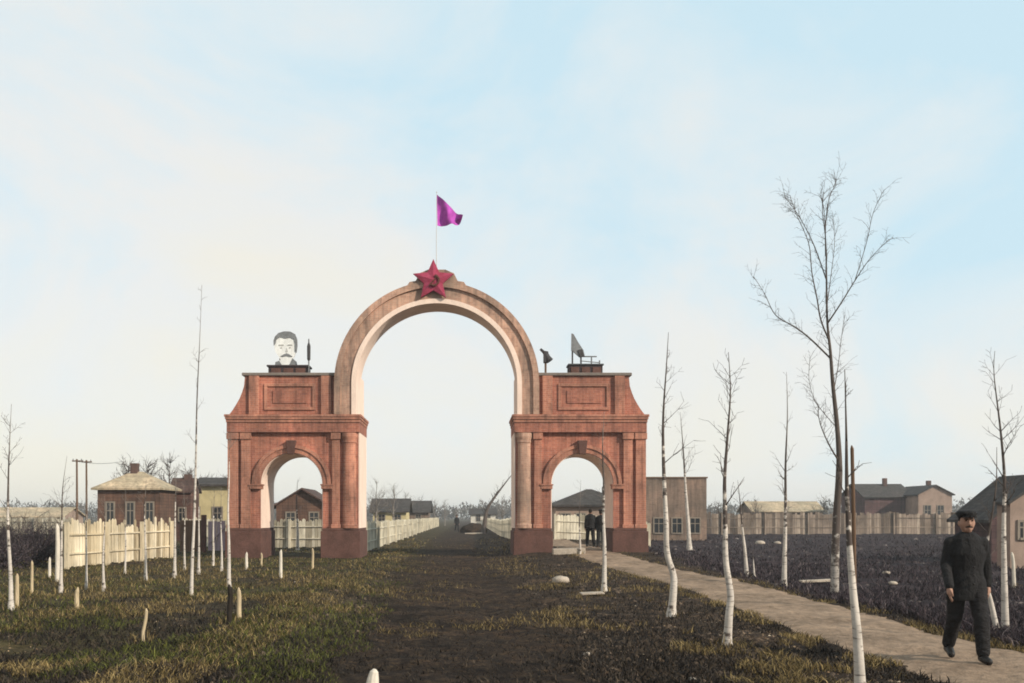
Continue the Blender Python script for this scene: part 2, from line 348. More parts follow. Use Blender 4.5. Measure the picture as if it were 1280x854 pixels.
def strip(name, m, yl, cf, wf, crown):
    us = np.linspace(-1, 1, 25)
    vs = []; fs = []
    for y in yl:
        for u in us:
            x = cf(y) + u * wf(y)
            z = hgt(x, y) + crown * (1 - abs(u) ** 4) - .028 * abs(u) ** 6 + .012 * mnoise.noise((x * 2.3, y * 2.3, 1))
            vs.append((x, y, z))
    n = len(us)
    fs = [(j * n + i, j * n + i + 1, (j + 1) * n + i + 1, (j + 1) * n + i) for j in range(len(yl) - 1) for i in range(n - 1)]
    return tag(MB().add(vs, fs).build(name, m, smooth=True), kind='structure')
strip('path', M['path'], spaced(1, 60, .16) + [60, 64, 70, 76], path_c, path_w, .03)
strip('road', M['road'], spaced(1, 60, .16) + spaced(60, 260, 2.5), lambda y: -.15 - .75 * sstep(18, 45, y) + .1 * math.sin(y * .5),
      lambda y: 1.9 + .3 * mnoise.noise((y * .5, 2, 2)), .04)

# ------------------------------------------------------------------ the arch
AX, AY, AT = -1.27, 38.0, 2.5
arch = empty('triumphal_arch', (AX, AY, 0), 'red brick triumphal arch with one tall round arch between two smaller ones across the road', 'arch')
OI, OO, OR, OS = 4.66, 7.2, 1.27, 3.0            # small opening: inner and outer jamb, radius, springing
OC = (OI + OO) / 2
for s in (-1, 1):
    def bx(mb, a, c, y0, y1, z0, z1): return mb.box(min(s * a, s * c), max(s * a, s * c), y0, y1, z0, z1)
    for a, c in ((3.12, 4.72), (7.14, 8.6)):
        mb = MB(); bx(mb, a, c, -.22, AT + .1, -.5, 1.08); bx(mb, a + .05, c - .05, -.17, AT + .06, 1.08, 1.2)
        mb.build('plinth', M['plinth'], arch, bevel=.02)
    # wall with its arched opening
    mb = MB(); bx(mb, 3.2, OI, 0, AT, 1.2, OS); bx(mb, OO, 8.5, 0, AT, 1.2, OS)
    n = 28; x0, x1 = 3.2, 8.5; zt = 5.1
    for k in range(n):
        a0, a1 = math.pi * k / n, math.pi * (k + 1) / n
        xa, xb = OC + OR * math.cos(a0), OC + OR * math.cos(a1)
        mb.prism([(s * xa, OS + OR * math.sin(a0)), (s * xb, OS + OR * math.sin(a1)), (s * xb, zt), (s * xa, zt)], 0, AT)
    bx(mb, 3.2, OI, 0, AT, OS, zt); bx(mb, OO, 8.5, 0, AT, OS, zt)
    mb.build('wall', M['brick'], arch)
    # plaster lining of the small opening
    mb = MB(); mb.arc(s * OC, OS, OR - .03, OR - .002, .03, AT - .03, n=28)
    bx(mb, OI + .002, OI + .03, .03, AT - .03, 1.2, OS - .002); bx(mb, OO - .03, OO - .002, .03, AT - .03, 1.2, OS - .002)
    mb.build('lining', M['plaster'], arch)
    # archivolt, impost blocks, keystone
    mb = MB(); mb.arc(s * OC, OS, OR + .003, OR + .2, -.07, -.003, n=28); mb.arc(s * OC, OS, OR + .203, OR + .34, -.12, -.003, n=28)
    mb.build('archivolt', M['brick_trim'], arch)
    for a, c in ((OI - .42, OI + .05), (OO - .05, OO + .42)):
        mb = MB(); bx(mb, a, c, -.14, .3, OS - .2, OS - .06); bx(mb, a - .03, c + .03, -.17, .33, OS - .06, OS - .004); mb.build('impost', M['brick_trim'], arch)
    mb = MB(); mb.prism([(s * OC - .13, OS + OR - .06), (s * OC + .13, OS + OR - .06), (s * OC + .2, OS + OR + .5), (s * OC - .2, OS + OR + .5)], -.24, -.004)
    mb.build('keystone', M['plinth'], arch, bevel=.015)
    # half-round column and flat pilasters with bases and capitals
    mb = MB(); mb.lathe((s * 3.56, -.002, 1.2), [(.33, 0), (.33, .12), (.29, .2), (.26, 3.45), (.29, 3.5), (.29, 3.58), (.34, 3.72), (.34, 3.88)], 28)
    mb.shift(lambda v: Vector((v.x, min(v.y * .8, .2), v.z))); mb.build('column', M['brick_trim'] if s < 0 else M['ring'], arch, smooth=False)
    for a, c in ((3.96, 4.27), (7.60, 7.98), (8.1, 8.52)):
        mb = MB(); bx(mb, a, c, -.12, -.003, 1.2, 4.82); bx(mb, a - .04, c + .04, -.17, -.003, 4.82, 5.09); bx(mb, a - .04, c + .04, -.16, -.004, 1.2, 1.36)
        mb.build('pilaster', M['brick_trim'], arch, bevel=.012)
    # entablature and cornice
    mb = MB(); bx(mb, 3.14, 8.54, -.2, AT + .05, 5.1, 5.5); mb.build('entablature', M['brick'], arch, bevel=.012)
    mb = MB(); bx(mb, 3.12, 8.56, -.24, AT + .08, 5.5, 5.62); bx(mb, 3.09, 8.59, -.28, AT + .1, 5.62, 5.72); bx(mb, 3.06, 8.62, -.31, AT + .12, 5.72, 5.82)
    mb.build('cornice', M['brick_trim'], arch, bevel=.012)
    # attic with its swept shoulder
    pts = [(3.36, 5.82), (8.5, 5.82), (8.36, 6.0), (8.2, 6.25), (8.06, 6.5), (7.96, 6.75), (7.88, 7.0), (7.84, 7.42), (3.36, 7.42)]
    mb = MB(); mb.prism([(s * x, z) for x, z in pts], 0, AT); mb.build('attic', M['brick'], arch)
    mb = MB(); bx(mb, 4.14, 7.95, -.1, AT + .1, 7.42, 7.54); mb.build('coping', M['coping'], arch, bevel=.02)
    mb = MB()
    for (a, c, z0, z1) in ((4.95, 7.05, 6.98, 7.1), (4.95, 7.05, 6.02, 6.14), (4.95, 5.08, 6.14, 6.98), (6.92, 7.05, 6.14, 6.98)): bx(mb, a, c, -.055, -.003, z0, z1)
    mb.build('panel_frame', M['brick_trim'], arch, bevel=.01)
    mb = MB(); bx(mb, 5.3, 6.7, -.035, -.003, 6.3, 6.82); mb.build('panel', M['brick'], arch, bevel=.01)
    for a, c in ((4.3, 4.72), (7.25, 7.66)):
        mb = MB(); bx(mb, a, c, -.12, -.003, 5.82, 7.41); mb.build('attic_pilaster', M['brick_trim'], arch, bevel=.012)
CZ, RI, RO, RD = 7.06, 3.3, 4.12, 1.35          # the high ring is shallower than the wings
mb = MB(); mb.arc(0, CZ, RI, RO - .004, -.2, RD, n=64)
for s in (-1, 1): mb.box(min(s * RI, s * (RO - .004)), max(s * RI, s * (RO - .004)), -.2, RD, 5.82, CZ); mb.box(min(s * RI, s * (RO - .02)), max(s * RI, s * (RO - .02)), RD, AT + .05, 5.82, 7.56)
mb.build('arch_ring', M['ring'], arch)
mb = MB(); mb.arc(0, CZ, RO - .2, RO + .04, -.3, RD + .07, n=64)
for s in (-1, 1): mb.box(min(s * (RO - .2), s * (RO + .04)), max(s * (RO - .2), s * (RO + .04)), -.3, RD + .07, 5.824, CZ)
mb.build('outer_moulding', M['ring'], arch)
mb = MB(); mb.arc(0, CZ, RI - .03, RI + .16, -.26, -.203, n=64)
for s in (-1, 1): mb.box(min(s * (RI - .03), s * (RI + .16)), max(s * (RI - .03), s * (RI + .16)), -.26, -.203, 5.824, CZ)
mb.build('inner_moulding', M['plaster'], arch)
mb = MB(); mb.arc(0, CZ, RI - .032, RI - .002, -.19, RD - .01, n=64)
for s in (-1, 1):
    mb.box(min(s * (RI - .032), s * (RI - .002)), max(s * (RI - .032), s * (RI - .002)), -.19, RD - .01, 5.824, CZ); mb.box(min(s * (RI - .032), s * (RI - .002)), max(s * (RI - .032), s * (RI - .002)), RD - .008, AT + .04, 5.824, 7.558)
    mb.box(min(s * 3.15, s * 3.198), max(s * 3.15, s * 3.198), .004, AT - .004, 1.2, 5.1)
mb.build('intrados', M['plaster'], arch)
# crest behind the star
mb = MB(); mb.prism([(-1.25, 10.98), (1.25, 10.98), (1.1, 11.2), (.85, 11.24), (.7, 11.55), (.35, 11.7), (-.35, 11.7), (-.7, 11.55), (-.85, 11.24), (-1.1, 11.2)], -.26, .5)
mb.build('crest', M['ring'], arch, bevel=.02)
SZ = 11.22
def star_pts(Ro, Ri): return [((Ro if k % 2 == 0 else Ri) * math.sin(k * math.pi / 5), SZ + (Ro if k % 2 == 0 else Ri) * math.cos(k * math.pi / 5)) for k in range(10)]
sp_ = star_pts(.86, .40)
vs = [(x - .13, -.42, z) for x, z in sp_] + [(x - .13, -.30, z) for x, z in sp_] + [(-.13, -.52, SZ), (-.13, -.30, SZ)]
fs = [(k, (k + 1) % 10, 20) for k in range(10)] + [(k + 10, 21, (k + 1) % 10 + 10) for k in range(10)] + [(k, k + 10, (k + 1) % 10 + 10, (k + 1) % 10) for k in range(10)]
star = MB().add(vs, fs).build('star', M['star'], arch)
mb = MB(); mb.arc(-.1, SZ - .02, .17, .235, -.56, -.46, R(-120), R(75), n=18)
mb.tube([(-.30, -.52, SZ - .24), (.03, -.52, SZ + .12)], .03, 6); mb.tube([(-.06, -.52, SZ + .18), (.1, -.52, SZ + .04)], .05, 6)
mb.build('emblem', M['emblem'], star)
# flag
fp = PX(545, 335, AY); fl = empty('flag', (fp.x, AY + .8, 11.05), 'small magenta pennant on a thin pole above the red star', 'flag')
mb = MB(); mb.tube([(0, 0, -.3), (-.01, 0, 2.), (0, 0, 4.12)], [.022, .014, .009], 8); mb.build('pole', M['pole'], fl)
mb = MB(); mb.ball((0, 0, 4.15), .025); mb.build('finial', M['pole'], fl)
nu, nv = 22, 14; vs = []; 
for side in (0, .012):
    for j in range(nv + 1):
        for i in range(nu + 1):
            u, v = i / nu, j / nv
            top = Vector((0, 0, 4.08)).lerp(Vector((1.10, 0, 3.14)), u); bot = Vector((.03, 0, 2.76)).lerp(Vector((.95, 0, 2.86)), u)
            p = bot.lerp(top, v); p.y = (.20 * math.sin(u * 8 + v * 2.2) + .05 * math.sin(u * 17 - v * 5)) * (.25 + u) + side; p.z -= .05 * math.sin(u * 3.1)
            vs.append(p)
k0 = (nu + 1) * (nv + 1); fs = []
for j in range(nv):
    for i in range(nu):
        a = j * (nu + 1) + i; q = (a, a + 1, a + nu + 2, a + nu + 1); fs += [q, tuple(k0 + t for t in reversed(q))]
MB().add(vs, fs).build('pennant', M['flag'], fl, smooth=True)

# things standing on the attics
TOP = 7.54
def on_top(px, dy=1.0):
    return Vector(((px - VX) / F * (AY + dy), AY + dy, TOP))
p = on_top(362); o = empty('portrait_stand', p, 'dark box pedestal under the painted portrait on the left wing', 'pedestal')
mb = MB(); mb.box(-.82, .82, -.35, .35, 0, .36); mb.build('body', M['dark'], o, bevel=.02)
mb = MB(); mb.box(-.88, .88, -.4, .4, .36, .43); mb.build('cap', M['dark'], o, bevel=.01)
for k in (-.5, .02, .52):
    mb = MB(); mb.box(k - .2, k + .2, -.38, -.352, .08, .3); mb.build('panel', M['plinth'], o)
p = on_top(357); po = empty('portrait_board', (p.x, p.y, TOP + .43), 'pale cut-out portrait of a dark haired man with a moustache above the left wing', 'portrait')
head = [(-.44, 0), (-.42, .18), (-.20, .26), (-.30, .42), (-.42, .6), (-.46, .8), (-.47, 1.02), (-.42, 1.2), (-.28, 1.36), (-.05, 1.43), (.2, 1.42), (.38, 1.32), (.47, 1.12), (.48, .9), (.45, .62), (.38, .42), (.28, .28), (.46, .18), (.5, 0)]
mb = MB(); mb.prism(head, -.03, .03); mb.build('board', M['board'], po)
mb = MB(); mb.prism([(-.49, .85), (-.5, 1.06), (-.44, 1.24), (-.29, 1.39), (-.05, 1.46), (.2, 1.45), (.41, 1.34), (.5, 1.12), (.51, .85), (.47, .55), (.4, .62), (.40, .95), (.36, 1.12), (.2, 1.2), (0, 1.16), (-.22, 1.22), (-.38, 1.1), (-.41, .95)], -.055, -.032); mb.build('hair', M['grey'], po)
mb = MB(); mb.prism([(-.2, .42), (-.06, .5), (.05, .54), (.16, .5), (.3, .4), (.18, .40), (.05, .44), (-.08, .40)], -.06, -.032); mb.build('moustache', M['grey'], po)
for k in (-.17, .19):
    mb = MB(); mb.prism([(k - .11, .86), (k + .11, .86), (k + .09, .92), (k - .09, .91)], -.05, -.032); mb.build('eyebrow', M['faint'], po)
    mb = MB(); mb.prism([(k - .05, .77), (k, .75), (k + .05, .77), (k, .81)], -.05, -.032); mb.build('eye', M['faint'], po)
mb = MB(); mb.prism([(.0, .6), (.08, .58), (.11, .62), (.05, .78)], -.045, -.032); mb.build('nose', M['faint'], po)
for q in ([(-.44, 0), (-.42, .17), (-.26, .23), (-.12, 0)], [(.5, 0), (.46, .19), (.3, .33), (.14, 0)]):
    mb = MB(); mb.prism(q, -.05, -.032); mb.build('lapel', M['grey'], po)
for k in (-.25, .25):
    mb = MB(); mb.tube([(k, .06, 0), (k, .06, .9)], .025, 6); mb.tube([(k, .36, 0), (k, .06, .7)], .02, 6); mb.build('prop', M['wood'], po)
p = on_top(386, .6); o = empty('signal_post', p, 'short dark post with a thicker middle beside the portrait on the left wing', 'post')
mb = MB(); mb.lathe((0, 0, 0), [(.10, 0), (.10, .05), (.03, .08), (.028, 1.5)], 10); mb.build('pole', M['grey'], o)
mb = MB(); mb.lathe((0, 0, .6), [(.04, 0), (.07, .06), (.075, .6), (.03, .75)], 12); mb.build('lantern', M['ink'], o)
p = on_top(731); o = empty('display_stand', p, 'dark box pedestal on top of the right wing', 'pedestal')
mb = MB(); mb.box(-.7, .7, -.35, .35, 0, .42); mb.build('body', M['dark'], o, bevel=.02)
mb = MB(); mb.box(-.74, .74, -.4, .4, .42, .48); mb.build('cap', M['ink'], o, bevel=.01)
for k in (-.45, 0, .45):
    mb = MB(); mb.box(k - .17, k + .17, -.38, -.352, .1, .34); mb.build('panel', M['plinth'], o)
p = on_top(731); o = empty('sail_display', (p.x, p.y, TOP + .48), 'dark sail shaped display board with a low rail above the right wing', 'display board')
mb = MB(); mb.prism([(-.56, 1.32), (-.48, 1.3), (-.28, .95), (-.06, .62), (0, .36), (-.22, .32), (-.42, .5), (-.57, .62)], -.05, .05); mb.build('board', M['grey'], o)
mb = MB(); mb.prism([(-.30, .62), (-.12, .66), (-.02, .34), (-.2, .32)], -.09, -.053); mb.build('patch', M['ink'], o)
for x, y in ((-.52, 0), (-.16, 0)):
    mb = MB(); mb.tube([(x, y, 0), (x, y, .7)], .035, 6); mb.build('leg', M['ink'], o)
mb = MB(); mb.tube([(-.1, 0, .36), (.5, 0, .36)], .028, 6); mb.tube([(-.2, 0, .18), (.62, 0, .1)], .02, 6); mb.build('rail', M['grey'], o)
for x, h in ((.28, .36), (.62, .2)):
    mb = MB(); mb.tube([(x, 0, 0), (x, 0, h)], .03, 6); mb.build('rail_post', M['grey'], o)
p = on_top(682, .6); o = empty('loudspeaker', (p.x, p.y, TOP), 'dark horn loudspeaker on a short post where the tall arch meets the right wing', 'loudspeaker')
mb = MB(); mb.tube([(0, 0, 0), (0, 0, 1.0)], .045, 8); mb.build('post', M['wood'], o)
mb = MB(); mb.tube([(-.22, -.02, 1.08), (-.06, 0, .94), (.02, 0, .84), (.08, 0, .72), (.17, -.02, .58)], [.05, .07, .12, .13, .16], 14); mb.build('horn', M['ink'], o, smooth=True)
mb = MB(); mb.box(-.09, .11, -.1, .1, .5, .98); mb.build('driver', M['ink'], o, bevel=.03)

# ------------------------------------------------------------------ fences
def fence(label, p0, p1, h, m, pw=.13, gap=.012, jag=.08, pointed=True, thick=.025, post_m=None, cat='fence', step=3.0):
    p0, p1 = Vector((*p0, 0)), Vector((*p1, 0)); d = (p1 - p0); Ln = d.length; d.normalize(); nrm = Vector((d.y, -d.x, 0))
    o = empty('plank_fence', (p0.x, p0.y, hgt(p0.x, p0.y)), label, cat); base = o.location.copy()
    mb = MB(); t = 0
    while t < Ln:
        w = pw * random.uniform(.8, 1.2); c = p0 + d * (t + w / 2); z0 = hgt(c.x, c.y) + random.uniform(.02, .08); z1 = z0 + h + random.uniform(-jag, jag)
        a, q = c - d * w / 2, c + d * w / 2; lean = nrm * random.uniform(-.012, .012)
        if pointed: prof = [(a, z0), (q, z0), (q, z1 - .06), (c, z1), (a, z1 - .06)]
        else: prof = [(a, z0), (q, z0), (q, z1 + random.uniform(-.02, .02)), (a, z1)]
        n = len(prof); f = [Vector((v.x, v.y, z)) + lean * (z - z0) - base for v, z in prof]
        bk = [v + nrm * thick for v in f]
        mb.add(f + bk, [tuple(range(n)), tuple(range(2 * n - 1, n - 1, -1))] + [(i, i + n, (i + 1) % n + n, (i + 1) % n) for i in range(n)])
        t += w + gap * random.uniform(.4, 1.8)
    mb.build('planks', m, o)
    mb = MB()
    for zz in (.35, .78):
        k = 0
        while k < Ln:
            a = p0 + d * k; q = p0 + d * min(k + step, Ln); off = nrm * (thick + .035)
            mb.tube([Vector((a.x, a.y, hgt(a.x, a.y) + h * zz)) + off - base, Vector((q.x, q.y, hgt(q.x, q.y) + h * zz)) + off - base], .035, 4); k += step
    mb.build('rail', post_m or m, o)
    k = 0
    while k <= Ln + .01:
        a = p0 + d * min(k, Ln) + nrm * (thick + .12); z = hgt(a.x, a.y)
        MB().box(a.x - .06, a.x + .06, a.y - .06, a.y + .06, z - .3, z + h + .08).shift(lambda v: v - base).build('post', post_m or m, o); k += step
    return o
fence('tall yellow plank fence with jagged top on the left, in front of the brown house', (-12.9, 29.6), (-12.0, 37.6), 1.42, M['yellow_plank'], .15, .03, .17, step=2.6)
fence('pale plank fence seen through the left small arch', (-15.5, 51), (-5.4, 49.5), 1.5, M['white_plank'], .16, .02, .08)
fence('long white picket fence running away beyond the tall arch, left of the road', (-4.75, 42), (-4.9, 150), 1.35, M['white_plank'], .14, .05, .06, step=6)
fence('white picket fence running away beyond the tall arch, right of the road', (2.75, 42), (2.6, 150), 1.3, M['white_plank'], .14, .05, .06, step=6)
fence('long grey plank fence behind the dark field on the right', (15.0, 84), (53, 86), 1.9, M['grey_plank'], .22, .02, .14, step=4)
fence('low grey fence between the right wing and the brown two-storey house', (10.2, 62), (15.0, 83), 1.5, M['grey_plank'], .2, .02, .1, step=4)
fence('pale fence far behind the dark shrubs at the left edge', (-64, 88), (-36, 84), 1.5, M['white_plank'], .25, .02, .1, step=5)
fence('cream fence in front of the house seen through the right small arch', (5.2, 56), (11, 57), 1.5, M['white_plank'], .18, .02, .08)
# lilac gate
g0 = PX(240, 690, 43); o = empty('board_gate', (g0.x, 43, 0), 'lilac board gate between dark posts left of the arch', 'gate')
mb = MB(); [mb.box(.75 + k * .2, .93 + k * .2, -.02, .02, .1, 1.45 + .05 * math.sin(k * 3)) for k in range(4)]; mb.build('leaf', M['lilac'], o)
for x in (.55, 1.75):
    mb = MB(); mb.box(x - .1, x + .1, -.1, .1, -.2, 1.75); mb.build('post', M['plinth'], o)
mb = MB(); mb.box(-.55, .42, -.03, .03, .05, 1.5); mb.build('side_panel', M['wood'], o)
mb = MB(); mb.tube([(.75, -.04, .4), (1.55, -.04, 1.2)], .035, 4); mb.build('brace', M['lilac'], o)

# ------------------------------------------------------------------ houses
def window(o, x, z, w, h, y, wm=None):
    fr = MB(); t = .09
    fr.box(x - w / 2 - t, x - w / 2, y - .06, y - .003, z - t, z + h + t); fr.box(x + w / 2, x + w / 2 + t, y - .06, y - .003, z - t, z + h + t)
    fr.box(x - w / 2, x + w / 2, y - .06, y - .003, z + h, z + h + t); fr.box(x - w / 2, x + w / 2, y - .09, y - .003, z - t, z)
    fr.box(x - .025, x + .025, y - .045, y - .003, z, z + h); fr.box(x - w / 2, x - .025, y - .045, y - .003, z + h * .62, z + h * .62 + .05); fr.box(x + .025, x + w / 2, y - .045, y - .003, z + h * .62, z + h * .62 + .05)
    f = fr.build('window', wm or M['frame'], o)
    MB().box(x - w / 2, x + w / 2, y - .025, y - .006, z, z + h).build('pane', M['glass'], f)
def house(name, label, x, y, w, d, h, rh, wall, roof, kind='hip', rz=0, wins=(), ov=.35, chim=(), ridge=None, cat='house', ground=None):
    o = empty(name, (x, y, hgt(x, y)), label, cat, None, rz)
    mb = MB(); mb.box(-w / 2, w / 2, 0, d, -.4, h)
    if kind == 'gable_front':
        mb.prism([(-w / 2, h), (w / 2, h), (0, h + rh)], .0, d)
    if kind == 'gable_side':
        for xx in (-w / 2, w / 2 - .1):
            mb.add([(xx, 0, h), (xx, d, h), (xx, d / 2, h + rh), (xx + .1, 0, h), (xx + .1, d, h), (xx + .1, d / 2, h + rh)], [(0, 1, 2), (5, 4, 3), (0, 3, 4, 1), (1, 4, 5, 2), (2, 5, 3, 0)])
    mb.build('wall', wall, o)
    t = .12; a = w / 2 + ov; e0, e1 = -ov, d + ov
    def slab(bot):                                 # a closed roof from its lower outline quads
        top = [v + Vector((0, 0, t)) for v in bot]; n = len(bot)
        return bot + top, [tuple(range(n - 1, -1, -1)), tuple(range(n, 2 * n))] + [(i, (i + 1) % n, (i + 1) % n + n, i + n) for i in range(n)]
    mb = MB(); V = Vector
    dz = -rh * ov / (d / 2)
    if kind == 'hip':
        rr = ridge if ridge is not None else max(0., w / 2 - d / 2)
        z0 = h + .004; r1, r2 = V((-rr, d / 2, h + rh)), V((rr, d / 2, h + rh))
        c = [V((-a, e0, z0)), V((a, e0, z0)), V((a, e1, z0)), V((-a, e1, z0))]
        lo = [v - V((0, 0, .0)) for v in c]; up = [v + V((0, 0, t)) for v in c]
        mb.add(lo + up + [r1 + V((0, 0, t)), r2 + V((0, 0, t))], [(3, 2, 1, 0), (0, 1, 5, 4), (1, 2, 6, 5), (2, 3, 7, 6), (3, 0, 4, 7), (4, 5, 9, 8), (5, 6, 9), (6, 7, 8, 9), (7, 4, 8)])
    elif kind == 'gable_side':
        for q in ((e0, h + dz), (e1, h + dz)):
            mb.add(*slab([V((-a, q[0], q[1])), V((a, q[0], q[1])), V((a, d / 2, h + rh)), V((-a, d / 2, h + rh))]))
    elif kind == 'gable_front':
        dz = -rh * ov / (w / 2)
        for s in (-1, 1):
            mb.add(*slab([V((s * a, e0, h + dz)), V((0, e0, h + rh)), V((0, e1, h + rh)), V((s * a, e1, h + dz))]))
    else:
        mb.box(-a, a, e0, e1, h + .004, h + t)
    ro = mb.build('roof', roof, o)
    for (cx, cy, cz, ch) in chim:
        MB().box(cx - .22, cx + .22, cy - .22, cy + .22, cz - .8, cz + ch).build('chimney', M['chimney'], ro)
    for (wx, wz, ww, wh) in wins: window(o, wx, wz, ww, wh, 0)
    return o
def at(px, d): return (px - VX) / F * d
house('wooden_house', 'brown wooden house with a cream hipped roof behind the yellow fence', at(161, 58), 58, 3.9, 3.2, 3.3, 1.1, M['brown_wall'], M['cream_roof'], wins=((-1.15, 1.15, .42, 1.35), (.1, 1.15, .42, 1.35), (1.3, 1.15, .42, 1.35)), chim=((-.2, 1.6, 4.3, .75),), ov=.3)
house('red_shed', 'dull red shed with a steep rusty roof just right of the brown house', at(226, 62), 62, 1.35, 1.9, 3.35, .8, M['red_wall'], M['red_roof'], 'gable_side', wins=((.1, 1.4, .4, .8),), chim=((.2, 1, 3.9, .6),), cat='shed', ov=.15)
house('yellow_house', 'long pale yellow house with a dark roof left of the arch', at(272, 66), 66, 3.0, 4, 3.9, .5, M['yellow_wall'], M['dark_roof'], 'gable_side', wins=((-1.6, 1.2, .6, 1.1), (0, 1.2, .6, 1.1), (1.6, 1.2, .6, 1.1)))
house('small_house', 'brown house with a sloping roof seen through the left small arch', at(378, 64), 64, 3.6, 5, 2.4, 1.1, M['brown_wall'], M['red_roof'], 'gable_front', wins=((-.8, 1.0, .55, .9), (.8, 1.0, .55, .9)))
house('small_house', 'pale low house with dark roof seen through the right small arch', at(742, 66), 66, 5.4, 5, 2.5, 1.2, M['pink_wall'], M['dark_roof'], 'hip', wins=((-2.0, 1.0, .6, 1.0), (-.9, 1.0, .6, 1.0), (.9, 1.0, .6, 1.0)), chim=((1.2, 2.5, 3.4, .6),))
house('brick_house', 'boxy brown two-storey house with a flat roof right beside the arch', at(838, 72), 72, 5.6, 7, 4.8, .3, M['tan_wall'], M['wood'], 'flat', wins=((-.9, .6, .7, 1.1), (.5, .6, .7, 1.1), (1.9, .6, .7, 1.1)), ov=.08)
house('hip_roof_house', 'dark roofed house with a pale front gable beyond the grey fence on the right', at(1125, 108), 111, 5.6, 7, 4.0, 1.5, M['purple_wall'], M['dark_roof'], 'gable_side', chim=((.9, 3, 5.3, 1.0),))
house('gabled_house', 'pale pink gabled house front beside the dark roofed house on the right', at(1168, 108), 107.8, 3.9, 7, 4.2, 1.0, M['pink_wall'], M['dark_roof'], 'gable_front', wins=((-.9, 1.4, .7, 1.5), (.6, 1.4, .7, 1.5)), chim=((.7, 3, 5.1, .8),), ov=.25)
house('log_house', 'dull red log house with a steep dark roof at the right edge', at(1303, 40), 40, 4.4, 3.0, 1.95, 1.8, M['purple_wall'], M['dark_roof'], 'gable_front', ov=.25, wins=((-1.3, .8, .5, .8),))
house('shed', 'pale plank shed with dark roof at the right edge in front of the log house', at(1287, 36), 36, 1.5, .9, 2.55, .5, M['pink_wall'], M['dark_roof'], 'gable_front', ov=.12, cat='shed', wins=((-.25, 1.2, .3, .6),))
house('far_house', 'small pale house far down the left of the road behind the white fence', at(487, 95), 95, 3.4, 5, 2.2, 1.2, M['yellow_wall'], M['dark_roof'], 'gable_side', wins=((-.8, .9, .6, .9), (.8, .9, .6, .9)))
house('far_house', 'grey far house nearest the road end on the left', at(515, 118), 118, 4.2, 5, 2.2, 1.3, M['tan_wall'], M['dark_roof'], 'gable_side', wins=((-.8, .9, .6, .9), (.8, .9, .6, .9)))
house('far_house', 'white walled far house at the right side of the road end', at(604, 150), 150, 4, 5, 2.0, .8, M['white_wash'], M['dark_roof'], 'gable_side', wins=((-.8, .9, .6, .9), (.8, .9, .6, .9)))
house('long_barn', 'long pale low roof far off above the shrubs at the left edge', at(30, 110), 110, 9, 6, 1.6, 1.0, M['pink_wall'], M['cream_roof'], 'gable_side', cat='barn')
house('long_barn', 'long low dark-roofed building behind the grey fence between two birches', at(985, 120), 120, 9, 6, 2.3, 1.2, M['tan_wall'], M['cream_roof'], 'gable_side', cat='barn', wins=((-2, .9, .8, .9), (1.5, .9, .8, .9)))

# ------------------------------------------------------------------ trees
def smooth_pts(pts, n=4):
    out = []
    P = [Vector(p) for p in pts]
    for i in range(len(P) - 1):
        a, b, c, d = P[max(i - 1, 0)], P[i], P[i + 1], P[min(i + 2, len(P) - 1)]
        for k in range(n):
            t = k / n
            out.append(.5 * ((2 * b) + (c - a) * t + (2 * a - 5 * b + 4 * c - d) * t * t + (3 * b - a - 3 * c + d) * t ** 3))
    out.append(P[-1]); return out
def twigs(mb, rnd, p, d, L, r, lvl, up=.25):
    """a branch with its side twigs"""
    n = max(3, int(L / .22)); pts = [p.copy()]; dd = d.normalized(); q = p.copy()
    for i in range(n):
        dd = (dd + Vector((rnd.gauss(0, .13), rnd.gauss(0, .13), rnd.gauss(0, .08) + up * .12))).normalized(); q = q + dd * L / n; pts.append(q.copy())
    mb.tube(pts, [max(.0022, r * (1 - .8 * i / n)) for i in range(n + 1)], 5 if lvl > 1 else 4)
    if lvl > 0:
        for i in range(1, n + 1):
            for _ in range(2 if rnd.random() < .45 else 1):
                if rnd.random() < .85:
                    ax = (pts[i] - pts[i - 1]).normalized(); s = ax.orthogonal().normalized(); a = rnd.uniform(0, 6.28)
                    s = s * math.cos(a) + ax.cross(s) * math.sin(a)
                    twigs(mb, rnd, pts[i], ax * .75 + s * .75, L * rnd.uniform(.25, .5), r * .5, lvl - 1, up)
BASES = []
